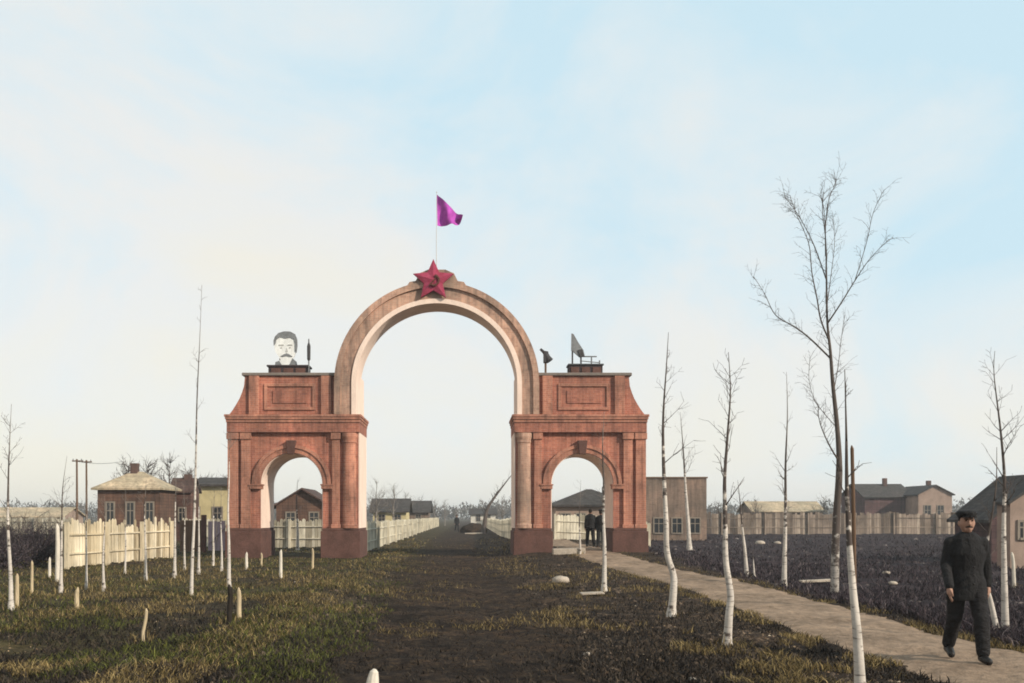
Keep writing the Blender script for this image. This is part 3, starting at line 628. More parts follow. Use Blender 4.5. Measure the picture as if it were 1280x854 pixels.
def birch(label, px, d, r, white_to, seed, nb=16, blen=.7, twig_m=None, bark=None, group=None, name='birch_tree', thin=.004, cat='birch', lvl=1, up=.5):
    """px: photo pixels up the stem; the stem stands on the ground at distance d"""
    rnd = random.Random(seed); base = PX(px[0][0], px[0][1], d); gz = hgt(base.x, base.y); BASES.append((base.x, base.y)) if d < 40 else None
    o = empty(name, (base.x, base.y, gz), label, cat, group)
    pts = [PX(x, y, d) - Vector((base.x, base.y, gz)) for x, y in px]
    dy = 0
    for i in range(1, len(pts)): dy += rnd.gauss(0, .03); pts[i].y += dy
    pts[0].z = -.12
    pts = smooth_pts(pts, 6); H = pts[-1].z
    rad = [max(thin, r * (1 - .95 * (max(0, p.z) / H) ** .68)) * (1.25 if p.z < .1 else 1) for p in pts]
    wz = PX(0, white_to, d).z - gz
    k = max(1, min(range(len(pts) - 4), key=lambda i: abs(pts[i].z - wz - .5 * (H - wz))))
    tr = MB().tube(pts[:k + 1], rad[:k + 1], 12).build('trunk', bark or M['birch'], o, smooth=True); age(tr, wz - min(.8, wz * .4), wz + .3 * (H - wz) + .2)
    mb = MB(); mb.tube(pts[k:], rad[k:], 8)
    lo = wz * .85
    for i in range(nb):
        t = rnd.random() ** .8; z = lo + (H * .97 - lo) * t
        j = min(range(len(pts)), key=lambda q: abs(pts[q].z - z)); a = rnd.uniform(0, 6.28)
        dv = Vector((math.cos(a), math.sin(a), rnd.uniform(.7, 1.6)))
        twigs(mb, rnd, pts[j], dv, blen * rnd.uniform(.5, 1.1) * (1.1 - .6 * t), max(thin, rad[j] * .38), lvl, up)
    if len(mb.v): mb.build('crown', twig_m or M['twig'], o, smooth=True)
    return o
G1, G2, G3 = 'young birches between the road and the sandy path', 'young birches along the far side of the sandy path', 'young birches planted left of the road'
# the tall bare tree
rnd = random.Random(5); D = 22.0
tb = PX(1043, 735, D); gz = hgt(tb.x, tb.y)
big = empty('bare_tree', (tb.x, tb.y, gz), 'tallest bare tree with wide forking branches on the right', 'tree')
off = Vector((tb.x, tb.y, gz))
def poly(px, ys=None): return [PX(x, y, D) + Vector((0, (ys[i] if ys else 0), 0)) - off for i, (x, y) in enumerate(px)]
main = smooth_pts(poly([(1043, 746), (1045, 660), (1049, 590), (1047, 540), (1041, 480), (1038, 440), (1034, 400), (1033, 340), (1032, 300), (1028, 262), (1030, 240)]), 5)
nm = len(main) - 1
age(MB().tube(main[:11], [.10 - .0024 * i for i in range(11)], 12).build('trunk', M['birch_low'], big, smooth=True), .6, main[10].z)
mb = MB(); mb.tube(main[10:], [max(.008, .076 * (1 - (i / (nm - 10)) ** .6)) for i in range(nm - 9)], 10)
limbs = [([(1034, 405), (1048, 380), (1062, 355), (1074, 332), (1092, 312)], [0, -.2, -.3, -.6, -.8], .04), ([(1038, 448), (1015, 420), (998, 405), (978, 388), (966, 360), (955, 335)], [0, .2, .3, .5, .6, .8], .045),
         ([(1049, 577), (1035, 562), (1020, 545), (1012, 528), (1005, 512)], [0, -.2, -.5, -.6, -.9], .045), ([(1036, 425), (1022, 402), (1015, 375), (1009, 345), (1003, 310), (988, 275), (982, 250)], [0, -.2, -.3, -.3, -.4, -.4, -.3], .042),
         ([(1033, 350), (1022, 305), (1010, 270), (1000, 250), (992, 235)], [0, .2, .4, .5, .6], .03), ([(1032, 320), (1036, 280), (1042, 245), (1050, 226), (1054, 216)], [0, .2, .3, .3, .4], .03),
         ([(1042, 490), (1056, 455), (1066, 420), (1075, 385)], [0, .4, .7, .9], .025), ([(1062, 355), (1074, 310), (1080, 275), (1090, 250)], [-.3, -.4, -.5, -.6], .02), ([(1032, 300), (1026, 268), (1017, 250)], [0, -.2, -.4], .025),
         ([(1046, 535), (1030, 500), (1025, 470), (1030, 440)], [0, .5, .7, .9], .02), ([(1034, 380), (1050, 330), (1060, 290), (1062, 255)], [0, .5, .8, 1.0], .022)]
for px, ys_, r in limbs:
    q = smooth_pts(poly(px, ys_), 5); n = len(q) - 1
    mb.tube(q, [max(.006, max(.0, .5) * r * (1 - .85 * i / n)) for i in range(n + 1)], 7)
    for i in range(3, n + 1):
        for _ in range(rnd.choice((1, 1, 2))):
            ax = (q[i] - q[i - 1]).normalized(); s = ax.orthogonal().normalized(); a = rnd.uniform(0, 6.28); s = s * math.cos(a) + ax.cross(s) * math.sin(a)
            twigs(mb, rnd, q[i], ax * .6 + s * .8 + Vector((0, 0, .3)), rnd.uniform(.18, .45), .005, 1, .1)
for i in range(14, nm):
    if rnd.random() < .9:
        a = rnd.uniform(0, 6.28); twigs(mb, rnd, main[i], Vector((math.cos(a), math.sin(a), .9)), rnd.uniform(.25, .55), .007, 1, .2)
mb.build('crown', M['twig'], big, smooth=True)

birch('nearest birch trunk leaning slightly left at the bottom edge, before the path', [(1077, 878), (1070, 800), (1065, 740), (1062, 680), (1058, 610), (1055, 540), (1053, 463)], 8.55, .06, 640, 11, 5, .3, group=G1)
birch('wavy white birch of the near row, second nearest to the camera, left of the path', [(908, 808), (910, 770), (912, 742), (906, 700), (905, 650), (905, 600), (909, 540), (912, 490), (911, 440)], 12.2, .062, 620, 12, 20, .55, group=G1)
birch('crooked white birch just right of the arch with its foot beside the path', [(838, 770), (842, 735), (842, 718), (834, 690), (832, 650), (829, 580), (829, 520), (833, 460), (836, 415)], 15.9, .075, 590, 13, 14, .6, group=G1)
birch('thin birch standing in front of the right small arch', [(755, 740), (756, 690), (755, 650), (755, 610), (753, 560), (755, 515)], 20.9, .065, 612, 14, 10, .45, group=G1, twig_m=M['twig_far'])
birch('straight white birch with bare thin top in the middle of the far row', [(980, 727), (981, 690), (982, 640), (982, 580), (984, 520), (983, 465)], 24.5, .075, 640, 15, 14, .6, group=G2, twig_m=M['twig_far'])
birch('short white birch left of the middle one in the far row', [(934, 720), (931, 690), (928, 660), (925, 630), (922, 600)], 26.5, .07, 640, 16, 6, .4, group=G2)
birch('dark topped birch by the right edge with white foot', [(1257, 772), (1253, 720), (1252, 660), (1254, 600), (1249, 540), (1241, 470), (1240, 440)], 15.6, .07, 620, 17, 22, .6, group=G2)
birch('pale leaning birch stem behind the man, bent left at the top', [(1230, 797), (1222, 760), (1213, 728), (1219, 700), (1223, 680), (1214, 664), (1209, 642)], 13.0, .055, 640, 18, 3, .3, group=G2, thin=.02)
birch('second leaning birch stem, right of the bent one behind the man', [(1249, 785), (1238, 755), (1228, 725), (1226, 700), (1232, 660), (1236, 610), (1240, 560)], 14.1, .05, 700, 19, 8, .4, group=G2)
birch('distant birch in front of the brown two-storey house', [(862, 680), (860, 650), (857, 610), (854, 560), (850, 515)], 56, .16, 590, 20, 12, 1.3, twig_m=M['twig_far'])
birch('short thin birch stub beside the grey fence post', [(943, 716), (942, 703), (941, 690)], 28, .05, 690, 28, 3, .3, group=G2)
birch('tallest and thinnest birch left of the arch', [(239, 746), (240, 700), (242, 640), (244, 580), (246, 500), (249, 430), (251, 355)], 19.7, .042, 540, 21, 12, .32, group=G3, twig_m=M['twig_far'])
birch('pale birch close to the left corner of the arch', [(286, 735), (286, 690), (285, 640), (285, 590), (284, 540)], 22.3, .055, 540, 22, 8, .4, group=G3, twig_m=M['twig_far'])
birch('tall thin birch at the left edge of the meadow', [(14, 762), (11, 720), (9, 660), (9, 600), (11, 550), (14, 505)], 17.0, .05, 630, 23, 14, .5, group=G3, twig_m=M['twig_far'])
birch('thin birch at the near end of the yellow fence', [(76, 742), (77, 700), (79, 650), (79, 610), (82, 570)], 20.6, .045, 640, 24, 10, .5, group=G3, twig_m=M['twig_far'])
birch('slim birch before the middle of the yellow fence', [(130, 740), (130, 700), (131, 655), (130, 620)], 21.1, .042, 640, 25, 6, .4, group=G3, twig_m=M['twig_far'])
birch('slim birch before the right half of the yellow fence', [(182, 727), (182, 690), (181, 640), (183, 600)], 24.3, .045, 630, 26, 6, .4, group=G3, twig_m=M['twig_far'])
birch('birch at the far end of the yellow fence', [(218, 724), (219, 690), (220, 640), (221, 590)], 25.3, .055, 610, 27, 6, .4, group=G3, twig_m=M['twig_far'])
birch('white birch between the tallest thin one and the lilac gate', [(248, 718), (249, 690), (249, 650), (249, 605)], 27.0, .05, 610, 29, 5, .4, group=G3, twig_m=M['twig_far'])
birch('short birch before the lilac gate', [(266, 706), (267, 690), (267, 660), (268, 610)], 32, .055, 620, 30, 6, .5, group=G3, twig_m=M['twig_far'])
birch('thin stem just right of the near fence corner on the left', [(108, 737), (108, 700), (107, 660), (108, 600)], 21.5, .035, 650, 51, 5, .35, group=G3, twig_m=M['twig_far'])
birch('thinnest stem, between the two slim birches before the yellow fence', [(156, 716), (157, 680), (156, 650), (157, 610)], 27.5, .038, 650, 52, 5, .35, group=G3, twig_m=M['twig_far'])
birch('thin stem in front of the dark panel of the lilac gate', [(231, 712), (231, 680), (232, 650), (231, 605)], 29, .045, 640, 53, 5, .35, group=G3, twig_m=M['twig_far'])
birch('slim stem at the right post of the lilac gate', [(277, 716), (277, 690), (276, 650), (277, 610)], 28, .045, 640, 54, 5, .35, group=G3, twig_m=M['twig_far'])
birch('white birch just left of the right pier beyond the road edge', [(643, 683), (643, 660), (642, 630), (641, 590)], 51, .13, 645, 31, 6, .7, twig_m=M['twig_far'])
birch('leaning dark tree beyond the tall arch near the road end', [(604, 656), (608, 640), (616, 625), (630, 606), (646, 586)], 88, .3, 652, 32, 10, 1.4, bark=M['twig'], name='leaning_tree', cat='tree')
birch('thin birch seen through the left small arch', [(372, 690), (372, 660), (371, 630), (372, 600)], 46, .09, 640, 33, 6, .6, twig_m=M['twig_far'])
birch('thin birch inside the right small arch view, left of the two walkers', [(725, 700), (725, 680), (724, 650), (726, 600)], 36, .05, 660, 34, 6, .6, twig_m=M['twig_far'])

# bare trees behind the houses and along the road far off
def bare(label, px, d, ytop, seed, r=.16, spread=1.0, m=None, group=None, name='bare_tree', n_=34, rmin=.016):
    rnd = random.Random(seed); x = at(px, d); gz = hgt(x, d); H = EYE + (VY - ytop) / F * d - gz
    o = empty(name, (x, d, gz), label, 'tree', group); pts = [Vector((0, 0, -.2))]; q = Vector((0, 0, 0))
    for i in range(9): pts.append(Vector((rnd.gauss(0, .04) * H * .2, rnd.gauss(0, .03) * H * .2, H * (i + 1) / 9 * .92)))
    pts = smooth_pts(pts, 2); n = len(pts) - 1; rad = [max(.02, r * (1 - i / n)) for i in range(n + 1)]
    k = n // 3; MB().tube(pts[:k + 1], rad[:k + 1], 8).build('trunk', m or M['twig_far'], o, smooth=True)
    mb = MB(); mb.tube(pts[k:], rad[k:], 7)
    for i in range(n_):
        t = rnd.random(); j = k + int((n - k) * t); a = rnd.uniform(0, 6.28)
        twigs(mb, rnd, pts[j], Vector((math.cos(a), math.sin(a), rnd.uniform(.6, 1.5))), H * spread * rnd.uniform(.12, .3) * (1.15 - .7 * t), max(rmin, rad[j] * .35), 1 if rnd.random() < .75 else 2, .35)
    mb.v = [tuple(v) for v in mb.v]
    mb.build('crown', m or M['twig_far'], o, smooth=True); return o
GB = 'bare trees behind the houses on the left'
bare('bare tree behind the left end of the cream roof', 160, 74, 572, 41, group=GB, m=M['twig'], spread=1.3, r=.22, n_=52, rmin=.035)
bare('bare tree above the middle of the cream roof', 185, 78, 572, 42, group=GB, m=M['twig'], spread=1.3, r=.22, n_=52, rmin=.035)
bare('tallest bare tree behind the cream roof, above the red shed', 213, 76, 566, 43, group=GB, m=M['twig'], n_=50, r=.2, rmin=.03)
bare('bare tree behind the red shed roof on its right', 238, 80, 580, 44, group=GB, m=M['twig'], spread=1.3, r=.22, n_=52, rmin=.035)
bare('bushy bare tree behind the yellow house roof', 262, 84, 594, 45, group=GB, m=M['twig'], spread=1.3, r=.22, n_=52, rmin=.035)
bare('bare tree behind the yellow house next to the arch', 281, 82, 588, 46, group=GB, m=M['twig'])
GR = 'grey bare trees far along the road'
for i, (px, d, yt, lb) in enumerate(((470, 80, 596, 'grey bare tree beyond the left jamb of the tall arch'), (492, 90, 602, 'grey bare tree behind the small pale far house'), (508, 110, 612, 'grey bare tree between the two far houses on the left'),
                                     (527, 130, 618, 'grey bare tree right of the grey far house'), (543, 140, 622, 'low grey bare tree halfway along the far left fence'), (556, 160, 624, 'rounded grey bare tree before the road end'),
                                     (570, 190, 630, 'smallest grey bare tree at the left of the road end'), (628, 120, 618, 'grey bare tree right of the leaning dark tree'), (622, 170, 630, 'low grey bare tree behind the leaning dark tree'))):
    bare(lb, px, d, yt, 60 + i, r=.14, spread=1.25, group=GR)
bare('dark round bare tree beyond the grey fence between the birches', 945, 115, 622, 81, spread=1.5, m=M['twig'])
bare('dark bare tree close behind the brown two-storey house', 898, 105, 626, 82, spread=1.5, m=M['twig'])
bare('bare tree behind the tall bare tree and the grey fence', 1030, 118, 618, 83, spread=1.5)
bare('bare tree left of the pale gabled house', 1085, 125, 612, 84, spread=1.4)

# dark shrubs at the left edge and right field
def shrub(label, x, y, h, w, seed, m, group, n=85):
    rnd = random.Random(seed); gz = hgt(x, y); o = empty('shrub', (x, y, gz), label, 'shrub', group)
    mb = MB()
    for i in range(5): mb.tube([(rnd.gauss(0, .05), rnd.gauss(0, .05), -.1), (rnd.gauss(0, .15), rnd.gauss(0, .15), h * .5)], [.03, .015], 5)
    mb.build('stem', M['twig'], o)
    mb = MB()
    for i in range(n):
        a = rnd.uniform(0, 6.28); p = Vector((math.cos(a) * rnd.uniform(0, .25) * w, math.sin(a) * rnd.uniform(0, .25) * w, rnd.uniform(.02, .3) * h))
        twigs(mb, rnd, p, Vector((math.cos(a) * w / h, math.sin(a) * w / h, rnd.uniform(.7, 1.6))), h * rnd.uniform(.45, .8), .014, 2 if i % 3 else 1, .3)
    for i in range(380):                           # withered leaves
        a = rnd.uniform(0, 6.28); rr = w * .62 * math.sqrt(rnd.random()); z = h * rnd.uniform(.03, .8) * math.sqrt(max(0.05, 1 - (rr / (w * .68)) ** 2))
        c = Vector((math.cos(a) * rr, math.sin(a) * rr, z)); u = Vector((rnd.gauss(0, 1), rnd.gauss(0, 1), rnd.gauss(0, 1))).normalized() * rnd.uniform(.018, .05); v = u.orthogonal() * .6
        mb.add([c - u, c + v, c + u, c - v], [(0, 1, 2, 3)])
    mb.build('foliage', m, o); return o
GS = 'dark shrubs at the left edge'
for i, (px, d, h, w, lb) in enumerate(((-15, 33, 1.5, 1.6, 'dark purple shrub cut by the left edge of the picture'), (18, 35, 1.7, 1.6, 'dark purple shrub behind the tall thin birch at the left edge'), (42, 31, 1.3, 1.4, 'low dark shrub second from the yellow fence'),
                                       (60, 34, 1.6, 1.4, 'dark purple shrub touching the near end of the yellow fence'), (5, 29, 1.0, 1.3, 'lowest dark shrub in front at the left edge'), (-40, 40, 1.7, 2, 'dark shrub outside the left edge'))):
    shrub(lb, at(px, d), d, h, w, 90 + i, M['brush'], GS)

# ------------------------------------------------------------------ stakes and small things
def stake(label, px, py, d, ytop, r, m, lean=0., name='wooden_stake', cat='stake', group=None, seed=1):
    rnd = random.Random(seed); b_ = PX(px, py, d); BASES.append((b_.x, d)); gz = hgt(b_.x, d); h = (py - ytop) / F * d
    r *= .8; q = rnd.uniform(-.5, .5); o = MB().tube([(0, 0, -.2), (lean * .3 + .01 * q, 0, h * .3), (lean * .7 - .008 * q, .004, h * .7), (lean + .012 * q, 0, h - r * 1.6), (lean + r * q, 0, h)], [r * 1.08, r, r * .92, r * .85, r * .25], 8).shift(lambda v: v + Vector((.004 * math.sin(v.z * 17 + seed), .004 * math.cos(v.z * 13), 0))).build(name, m, smooth=False, bevel=.004)
    o.location = (b_.x, d, gz); return tag(o, label, cat, group)
GK = 'short wooden stakes in the grass on the left'
for i, a in enumerate((
    ('yellowish stake at the far left beside the thin birch', 21, 757, 17.4, 715, .05, 'stake', 0), ('pale post at the near end of the yellow fence', 72, 728, 24, 655, .075, 'white_stake', 0), ('short pale stake in front of the yellow fence', 96, 758, 17.3, 731, .055, 'stake', 0),
    ('thin pale stake leaning right in the open grass', 178, 802, 12.5, 760, .03, 'stake', .06), ('short pale stake standing beside the charred post', 299, 782, 14.3, 741, .045, 'stake', 0),
    ('small pale stake before the left corner of the arch', 308, 712, 29, 690, .06, 'white_stake', 0), ('white stake in front of the left small arch', 351, 724, 25, 688, .055, 'white_stake', 0), ('thin stake right of the white one before the left small arch', 391, 710, 30, 684, .05, 'stake', 0),
    ('small stake between the arch corner and the left small arch', 327, 708, 31, 690, .045, 'stake', 0), ('pinkish stake near the shrubs on the left', 40, 742, 20, 700, .04, 'stake', 0), ('stake between the shrubs and the yellow fence', 62, 722, 25, 695, .05, 'white_stake', 0))):
    stake(a[0], a[1], a[2], a[3], a[4], a[5], M[a[6]], a[7], group=GK, seed=i)
stake('thick charred post in the grass left of the road', 287, 786, 13.95, 735, .055, M['charred'], .01, name='charred_post', cat='post')
stake('tall stake tied to the nearest birch', 1070, 866, 8.9, 552, .026, M['wood'], -.03)
stake('low white stake by the right edge of the picture', 1268, 700, 26, 655, .06, M['white_stake'], -.05)
# whitewashed stump at the bottom edge
p = PX(465, 872, 8.7); o = empty('white_stump', (p.x, p.y, hgt(p.x, p.y)), 'whitewashed broken stump at the bottom edge of the picture', 'stump')
mb = MB(); mb.tube([(0, 0, -.15), (-.005, 0, .12), (.01, 0, .24), (.02, 0, .31), (.025, 0, .335)], [.085, .07, .055, .04, .015], 10); mb.build('stem', M['white_stake'], o)
mb = MB(); mb.tube([(-.04, -.02, -.1), (-.08, -.03, .1), (-.105, -.03, .2)], [.04, .025, .014], 8); mb.build('side_shoot', M['white_stake'], o)
def slab_(label, px, py, d, w, h, dep, m, name='plank', rz=0, cat='plank'):
    p = PX(px, py, d); o = MB().box(-w / 2, w / 2, -dep / 2, dep / 2, 0, h).build(name, m, bevel=.012); o.location = (p.x, d, hgt(p.x, d) + .02); o.rotation_euler = (R(2), R(-2), rz); return tag(o, label, cat)
slab_('long pale block lying at the foot of the right small arch', 711, 688, 36.2, 1.25, .22, .4, M['stone'], 'stone_block', .05, 'stone')
slab_('pale flat board at the foot of the thin birch before the right small arch', 740, 746, 20.1, .5, .04, .25, M['stone'], 'board', .1, 'board')
slab_('pale board lying by the far earth heap on the road', 592, 668, 86, 1.6, .12, .5, M['stone'], 'board', 0, 'board')
slab_('thin pale board in the dark field left of the nearest birch', 1020, 716, 28, 1.0, .07, .2, M['stone'], 'board', .1, 'board')
def stone(label, px, py, r, seed, cat='stone', sz=.6):
    d = dist_of(py); rnd = random.Random(seed); mb = MB(); mb.ball((0, 0, 0), r, 1.2, 1, sz, 12, 8)
    mb.shift(lambda v: v * (1 + .22 * mnoise.noise(v * 3 / r + Vector((seed, 0, 0))))); o = mb.build('pale_stone', M['stone'], smooth=True); x = at(px, d); o.location = (x, d, hgt(x, d) + r * sz * .45)
    return tag(o, label, cat, 'pale stones on the ground')
for i, a in enumerate((('pale stone heap in the dark grass before the right arch', 701, 726, .20), ('small white stone in the dark grass at the bottom left', 160, 834, .045), ('pale stone in the grass below the stone heap', 735, 812, .05), ('bright stone in the dark field right of the nearest birch', 1108, 706, .12), ('bright stone lying lower right of the one in the dark field', 1116, 716, .11),
                       ('white stone below the grey fence, left of the middle birch', 950, 675, .30), ('smaller white stone next to the middle birch below the grey fence', 972, 675, .22), ('yellowish stone near the bottom edge right of the stump', 865, 845, .04))):
    stone(a[0], a[1], a[2], a[3], i + 1)
# earth heap on the far road
x, d = at(592, 92), 92; mb = MB(); mb.ball((0, 0, 0), 1.0, 1.3, 1.2, .95, 20, 12); mb.shift(lambda v: v * (1 + .3 * mnoise.noise(v * 1.6)))
o = mb.build('earth_heap', M['road'], smooth=True); o.location = (x, d, hgt(x, d)); tag(o, 'dark heap of earth at the far end of the road', 'heap')
# telegraph poles left
for px, d, yt, lb in ((96, 50, 574, 'thin pole with a cross wire left of the brown house'), (108, 52, 576, 'second thin pole nearer to the brown house')):
    xx = at(px, d); o = empty('utility_pole', (xx, d, hgt(xx, d)), lb, 'pole', 'thin poles left of the brown house'); H = EYE + (VY - yt) / F * d
    MB().tube([(0, 0, -.3), (0.01, 0, H * .5), (0, 0, H)], [.07, .06, .05], 8).build('pole', M['wood'], o)
    MB().tube([(-.25, 0, H - .1), (.3, 0, H - .1)], .035, 6).build('crossarm', M['wood'], o)
    for k in (-.2, .25): MB().lathe((k, 0, H - .07), [(.02, 0), (.03, .04), (.02, .08), (.01, .1)], 8).build('insulator', M['grey'], o)
a, c = Vector((at(96, 50), 50, EYE + (VY - 577) / F * 50)), Vector((at(150, 57), 57.5, EYE + (VY - 577) / F * 57.5))
o = MB().tube([a.lerp(c, t / 10) - Vector((0, 0, .12 * math.sin(math.pi * t / 10))) - a for t in range(11)], .012, 5).build('wire', M['ink']); o.location = a; tag(o, 'dark wire from the thin pole to the chimney of the brown house', 'wire')

# ------------------------------------------------------------------ people
def remeshed(name, mb, m, parent, vox=.012, smooth=6):
    o = mb.build(name, m, parent)
    rm = o.modifiers.new('r', 'REMESH'); rm.mode = 'VOXEL'; rm.voxel_size = vox
    sm = o.modifiers.new('s', 'SMOOTH'); sm.factor = .5; sm.iterations = smooth
    dg = bpy.context.evaluated_depsgraph_get(); me = bpy.data.meshes.new_from_object(o.evaluated_get(dg)); o.modifiers.clear()
    me.shade_smooth(); o.data = me
    if not me.materials: me.materials.append(m)
    return o
def limb(mb, pts, rad, n=12):
    mb.tube(pts, rad, n)
    for p, r in zip(pts, rad): mb.ball(p, r, n=12, m=8)
def person(label, loc, rz, group=None, coat=None, phase=1, cap=True, vox=.012, scale=1., long_coat=True, collar=False):
    o = empty('person', loc, label, 'person', group, rz); o.scale = (scale,) * 3
    q = phase
    legs = {1: [(.095, -.02, .92), (.115, -.17, .50), (.125, -.20, .10)], -1: [(-.095, .02, .92), (-.115, .06, .50), (-.125, .27, .14)]}
    if q < 0: legs = {s: [(x, -y * .9, z) for x, y, z in v] for s, v in legs.items()}; legs[1][2] = (.125, .24, .14); legs[-1][2] = (-.125, -.24, .10)
    arms = {s: [(s * .175, 0, 1.41), (s * .235, .05 * s * q + .03, 1.14), (s * .245, .15 * s * q - .08, .90)] for s in (-1, 1)}
    body = MB()
    limb(body, [(0, 0, .93), (0, .01, 1.08), (0, .005, 1.25), (0, 0, 1.38)], [.145, .13, .15, .12])
    limb(body, [(-.14, 0, 1.39), (0, 0, 1.42), (.14, 0, 1.39)], [.05, .075, .05]); limb(body, [(0, 0, 1.42), (0, -.012, 1.53)], [.062, .055])
    body.ball((0, -.02, 1.635), .105, .78, .95, 1.12, 20, 14); body.ball((0, -.075, 1.565), .05, .95, .8, .9)            # skull and jaw
    body.tube([(0, -.115, 1.66), (0, -.142, 1.615), (0, -.115, 1.60)], [.011, .019, .012], 8)                            # nose
    body.ball((0, -.112, 1.573), .022, 1.2, .6, .4); body.ball((0, -.11, 1.56), .022, 1.0, .6, .4)                        # lips
    for s in (-1, 1): body.ball((s * .083, 0, 1.63), .03, .4, .8, 1.1); body.ball((s * .034, -.108, 1.668), .02, 1.3, .6, .45)
    for s in (-1, 1):
        limb(body, legs[s], [.085, .058, .042]); f = legs[s][2]
        limb(body, [(f[0], f[1] + .03, f[2] - .05), (f[0] + s * .01, f[1] - .15, f[2] - .07 if f[2] < .12 else f[2] - .10)], [.042, .034])
        limb(body, [(s * .165, 0, 1.39)] + arms[s][1:], [.045, .042, .03]); w = Vector(arms[s][2])
        limb(body, [w, w + Vector((0, -.02, -.08))], [.03, .036])
        for k, ln in enumerate((.07, .082, .078, .06)):
            a = w + Vector((s * .004, -.052 + k * .021, -.1)); limb(body, [a, a + Vector((-s * .008, -.006, -ln * .55)), a + Vector((-s * .024, -.008, -ln))], [.0105, .0095, .0085], 8)
        a = w + Vector((0, -.045, -.05)); limb(body, [a, a + Vector((-s * .012, -.03, -.035)), a + Vector((-s * .02, -.032, -.065))], [.012, .011, .009], 8)
    remeshed('body', body, M['skin'], o, vox * .6, 3)
    cm = coat or M['coat']
    c = MB(); hem = .72 if long_coat else .86
    limb(c, [(0, 0, .93), (0, .01, 1.08), (0, .0, 1.27), (0, 0, 1.37)], [.185, .175, .2, .175]); limb(c, [(-.15, 0, 1.40), (0, .01, 1.42), (.15, 0, 1.40)], [.075, .095, .075])
    c.lathe((0, .01, 0), [(.215, hem), (.19, .95), (.15, 1.1)], 20)
    c.shift(lambda v: Vector((v.x * 1.05, v.y * .86, v.z)))
    for s in (-1, 1): limb(c, [(s * .175, 0, 1.40)] + arms[s][1:], [.072, .062, .052])
    remeshed('coat', c, cm, o, vox, 3)
    if collar:
        c = MB(); c.lathe((0, -.005, 1.452), [(.078, 0), (.074, .03), (.068, .06)], 20); c.build('collar', M['shirt'], o, smooth=True)
        c = MB(); c.tube([(-.04, -.112, 1.585), (0, -.128, 1.592), (.04, -.112, 1.585)], [.006, .011, .006], 8); c.build('moustache', M['hair'], o, smooth=True)
        for s_ in (-1, 1):
            c = MB(); c.tube([(s_ * .015, -.117, 1.68), (s_ * .052, -.106, 1.682)], [.007, .006], 6); c.build('eyebrow', M['hair'], o)
            c = MB(); c.ball((s_ * .034, -.117, 1.664), .009, n=8, m=6); c.build('eye', M['hair'], o)
        for z in (1.12, 1.02, .92):
            c = MB(); c.ball((.03, -.182, z), .014, n=10, m=6); c.build('button', M['shoe'], o, smooth=True)
    c = MB(); limb(c, [(-.07, 0, .9), (.07, 0, .9)], [.13, .13])
    for s in (-1, 1): limb(c, [legs[s][0], legs[s][1], (legs[s][2][0], legs[s][2][1], legs[s][2][2] + .03)], [.115, .088, .076])
    remeshed('trousers', c, M['trouser'], o, vox, 4)
    for s in (-1, 1):
        f = legs[s][2]; c = MB(); limb(c, [(f[0], f[1] + .04, f[2] - .045), (f[0] + s * .005, f[1] - .06, f[2] - .05), (f[0] + s * .012, f[1] - .17, (f[2] - .06) if f[2] < .12 else f[2] - .09)], [.05, .05, .042])
        limb(c, [(f[0], f[1] + .01, f[2] + .06), (f[0], f[1] + .02, f[2] - .03)], [.058, .052]); remeshed('shoe', c, M['shoe'], o, vox * .8, 3)
    c = MB(); c.ball((0, .012, 1.665), .108, .82, .95, .98, 18, 12); c.shift(lambda v: v if v.y > -.03 or v.z > 1.71 else Vector((v.x, -.03, max(v.z, 1.69)))); c.build('hair', M['hair'], o, smooth=True)
    if cap:
        c = MB(); c.lathe((0, .0, 1.70), [(.094, 0), (.1, .02), (.118, .05), (.1, .075), (.04, .085)], 20); c.prism([(-.07, 1.70), (.07, 1.70), (.06, 1.712), (-.06, 1.712)], -.165, -.06)
        c.build('cap', M['coat'], o, smooth=True)
    return o
px_, d_ = at(1208, 10.75), 10.75
person('dark clothed man in a cap walking on the sandy path at the right edge', (px_, d_, hgt(px_, d_) + .035), R(-13), phase=1, scale=.97, collar=True)
x = at(738, 43); person('left of two dark clothed walkers under the right small arch', (x, 43, hgt(x, 43) + .03), R(180), 'walkers under the right small arch', vox=.02, cap=False, long_coat=False)
x = at(751, 42.3); person('right of two dark clothed walkers under the right small arch', (x, 42.3, hgt(x, 42.3) + .03), R(170), 'walkers under the right small arch', phase=-1, vox=.02, scale=.97, long_coat=False)
x = at(571, 96); person('tiny dark figure far off on the road beyond the tall arch', (x, 96, hgt(x, 96) + .03), R(10), vox=.03)

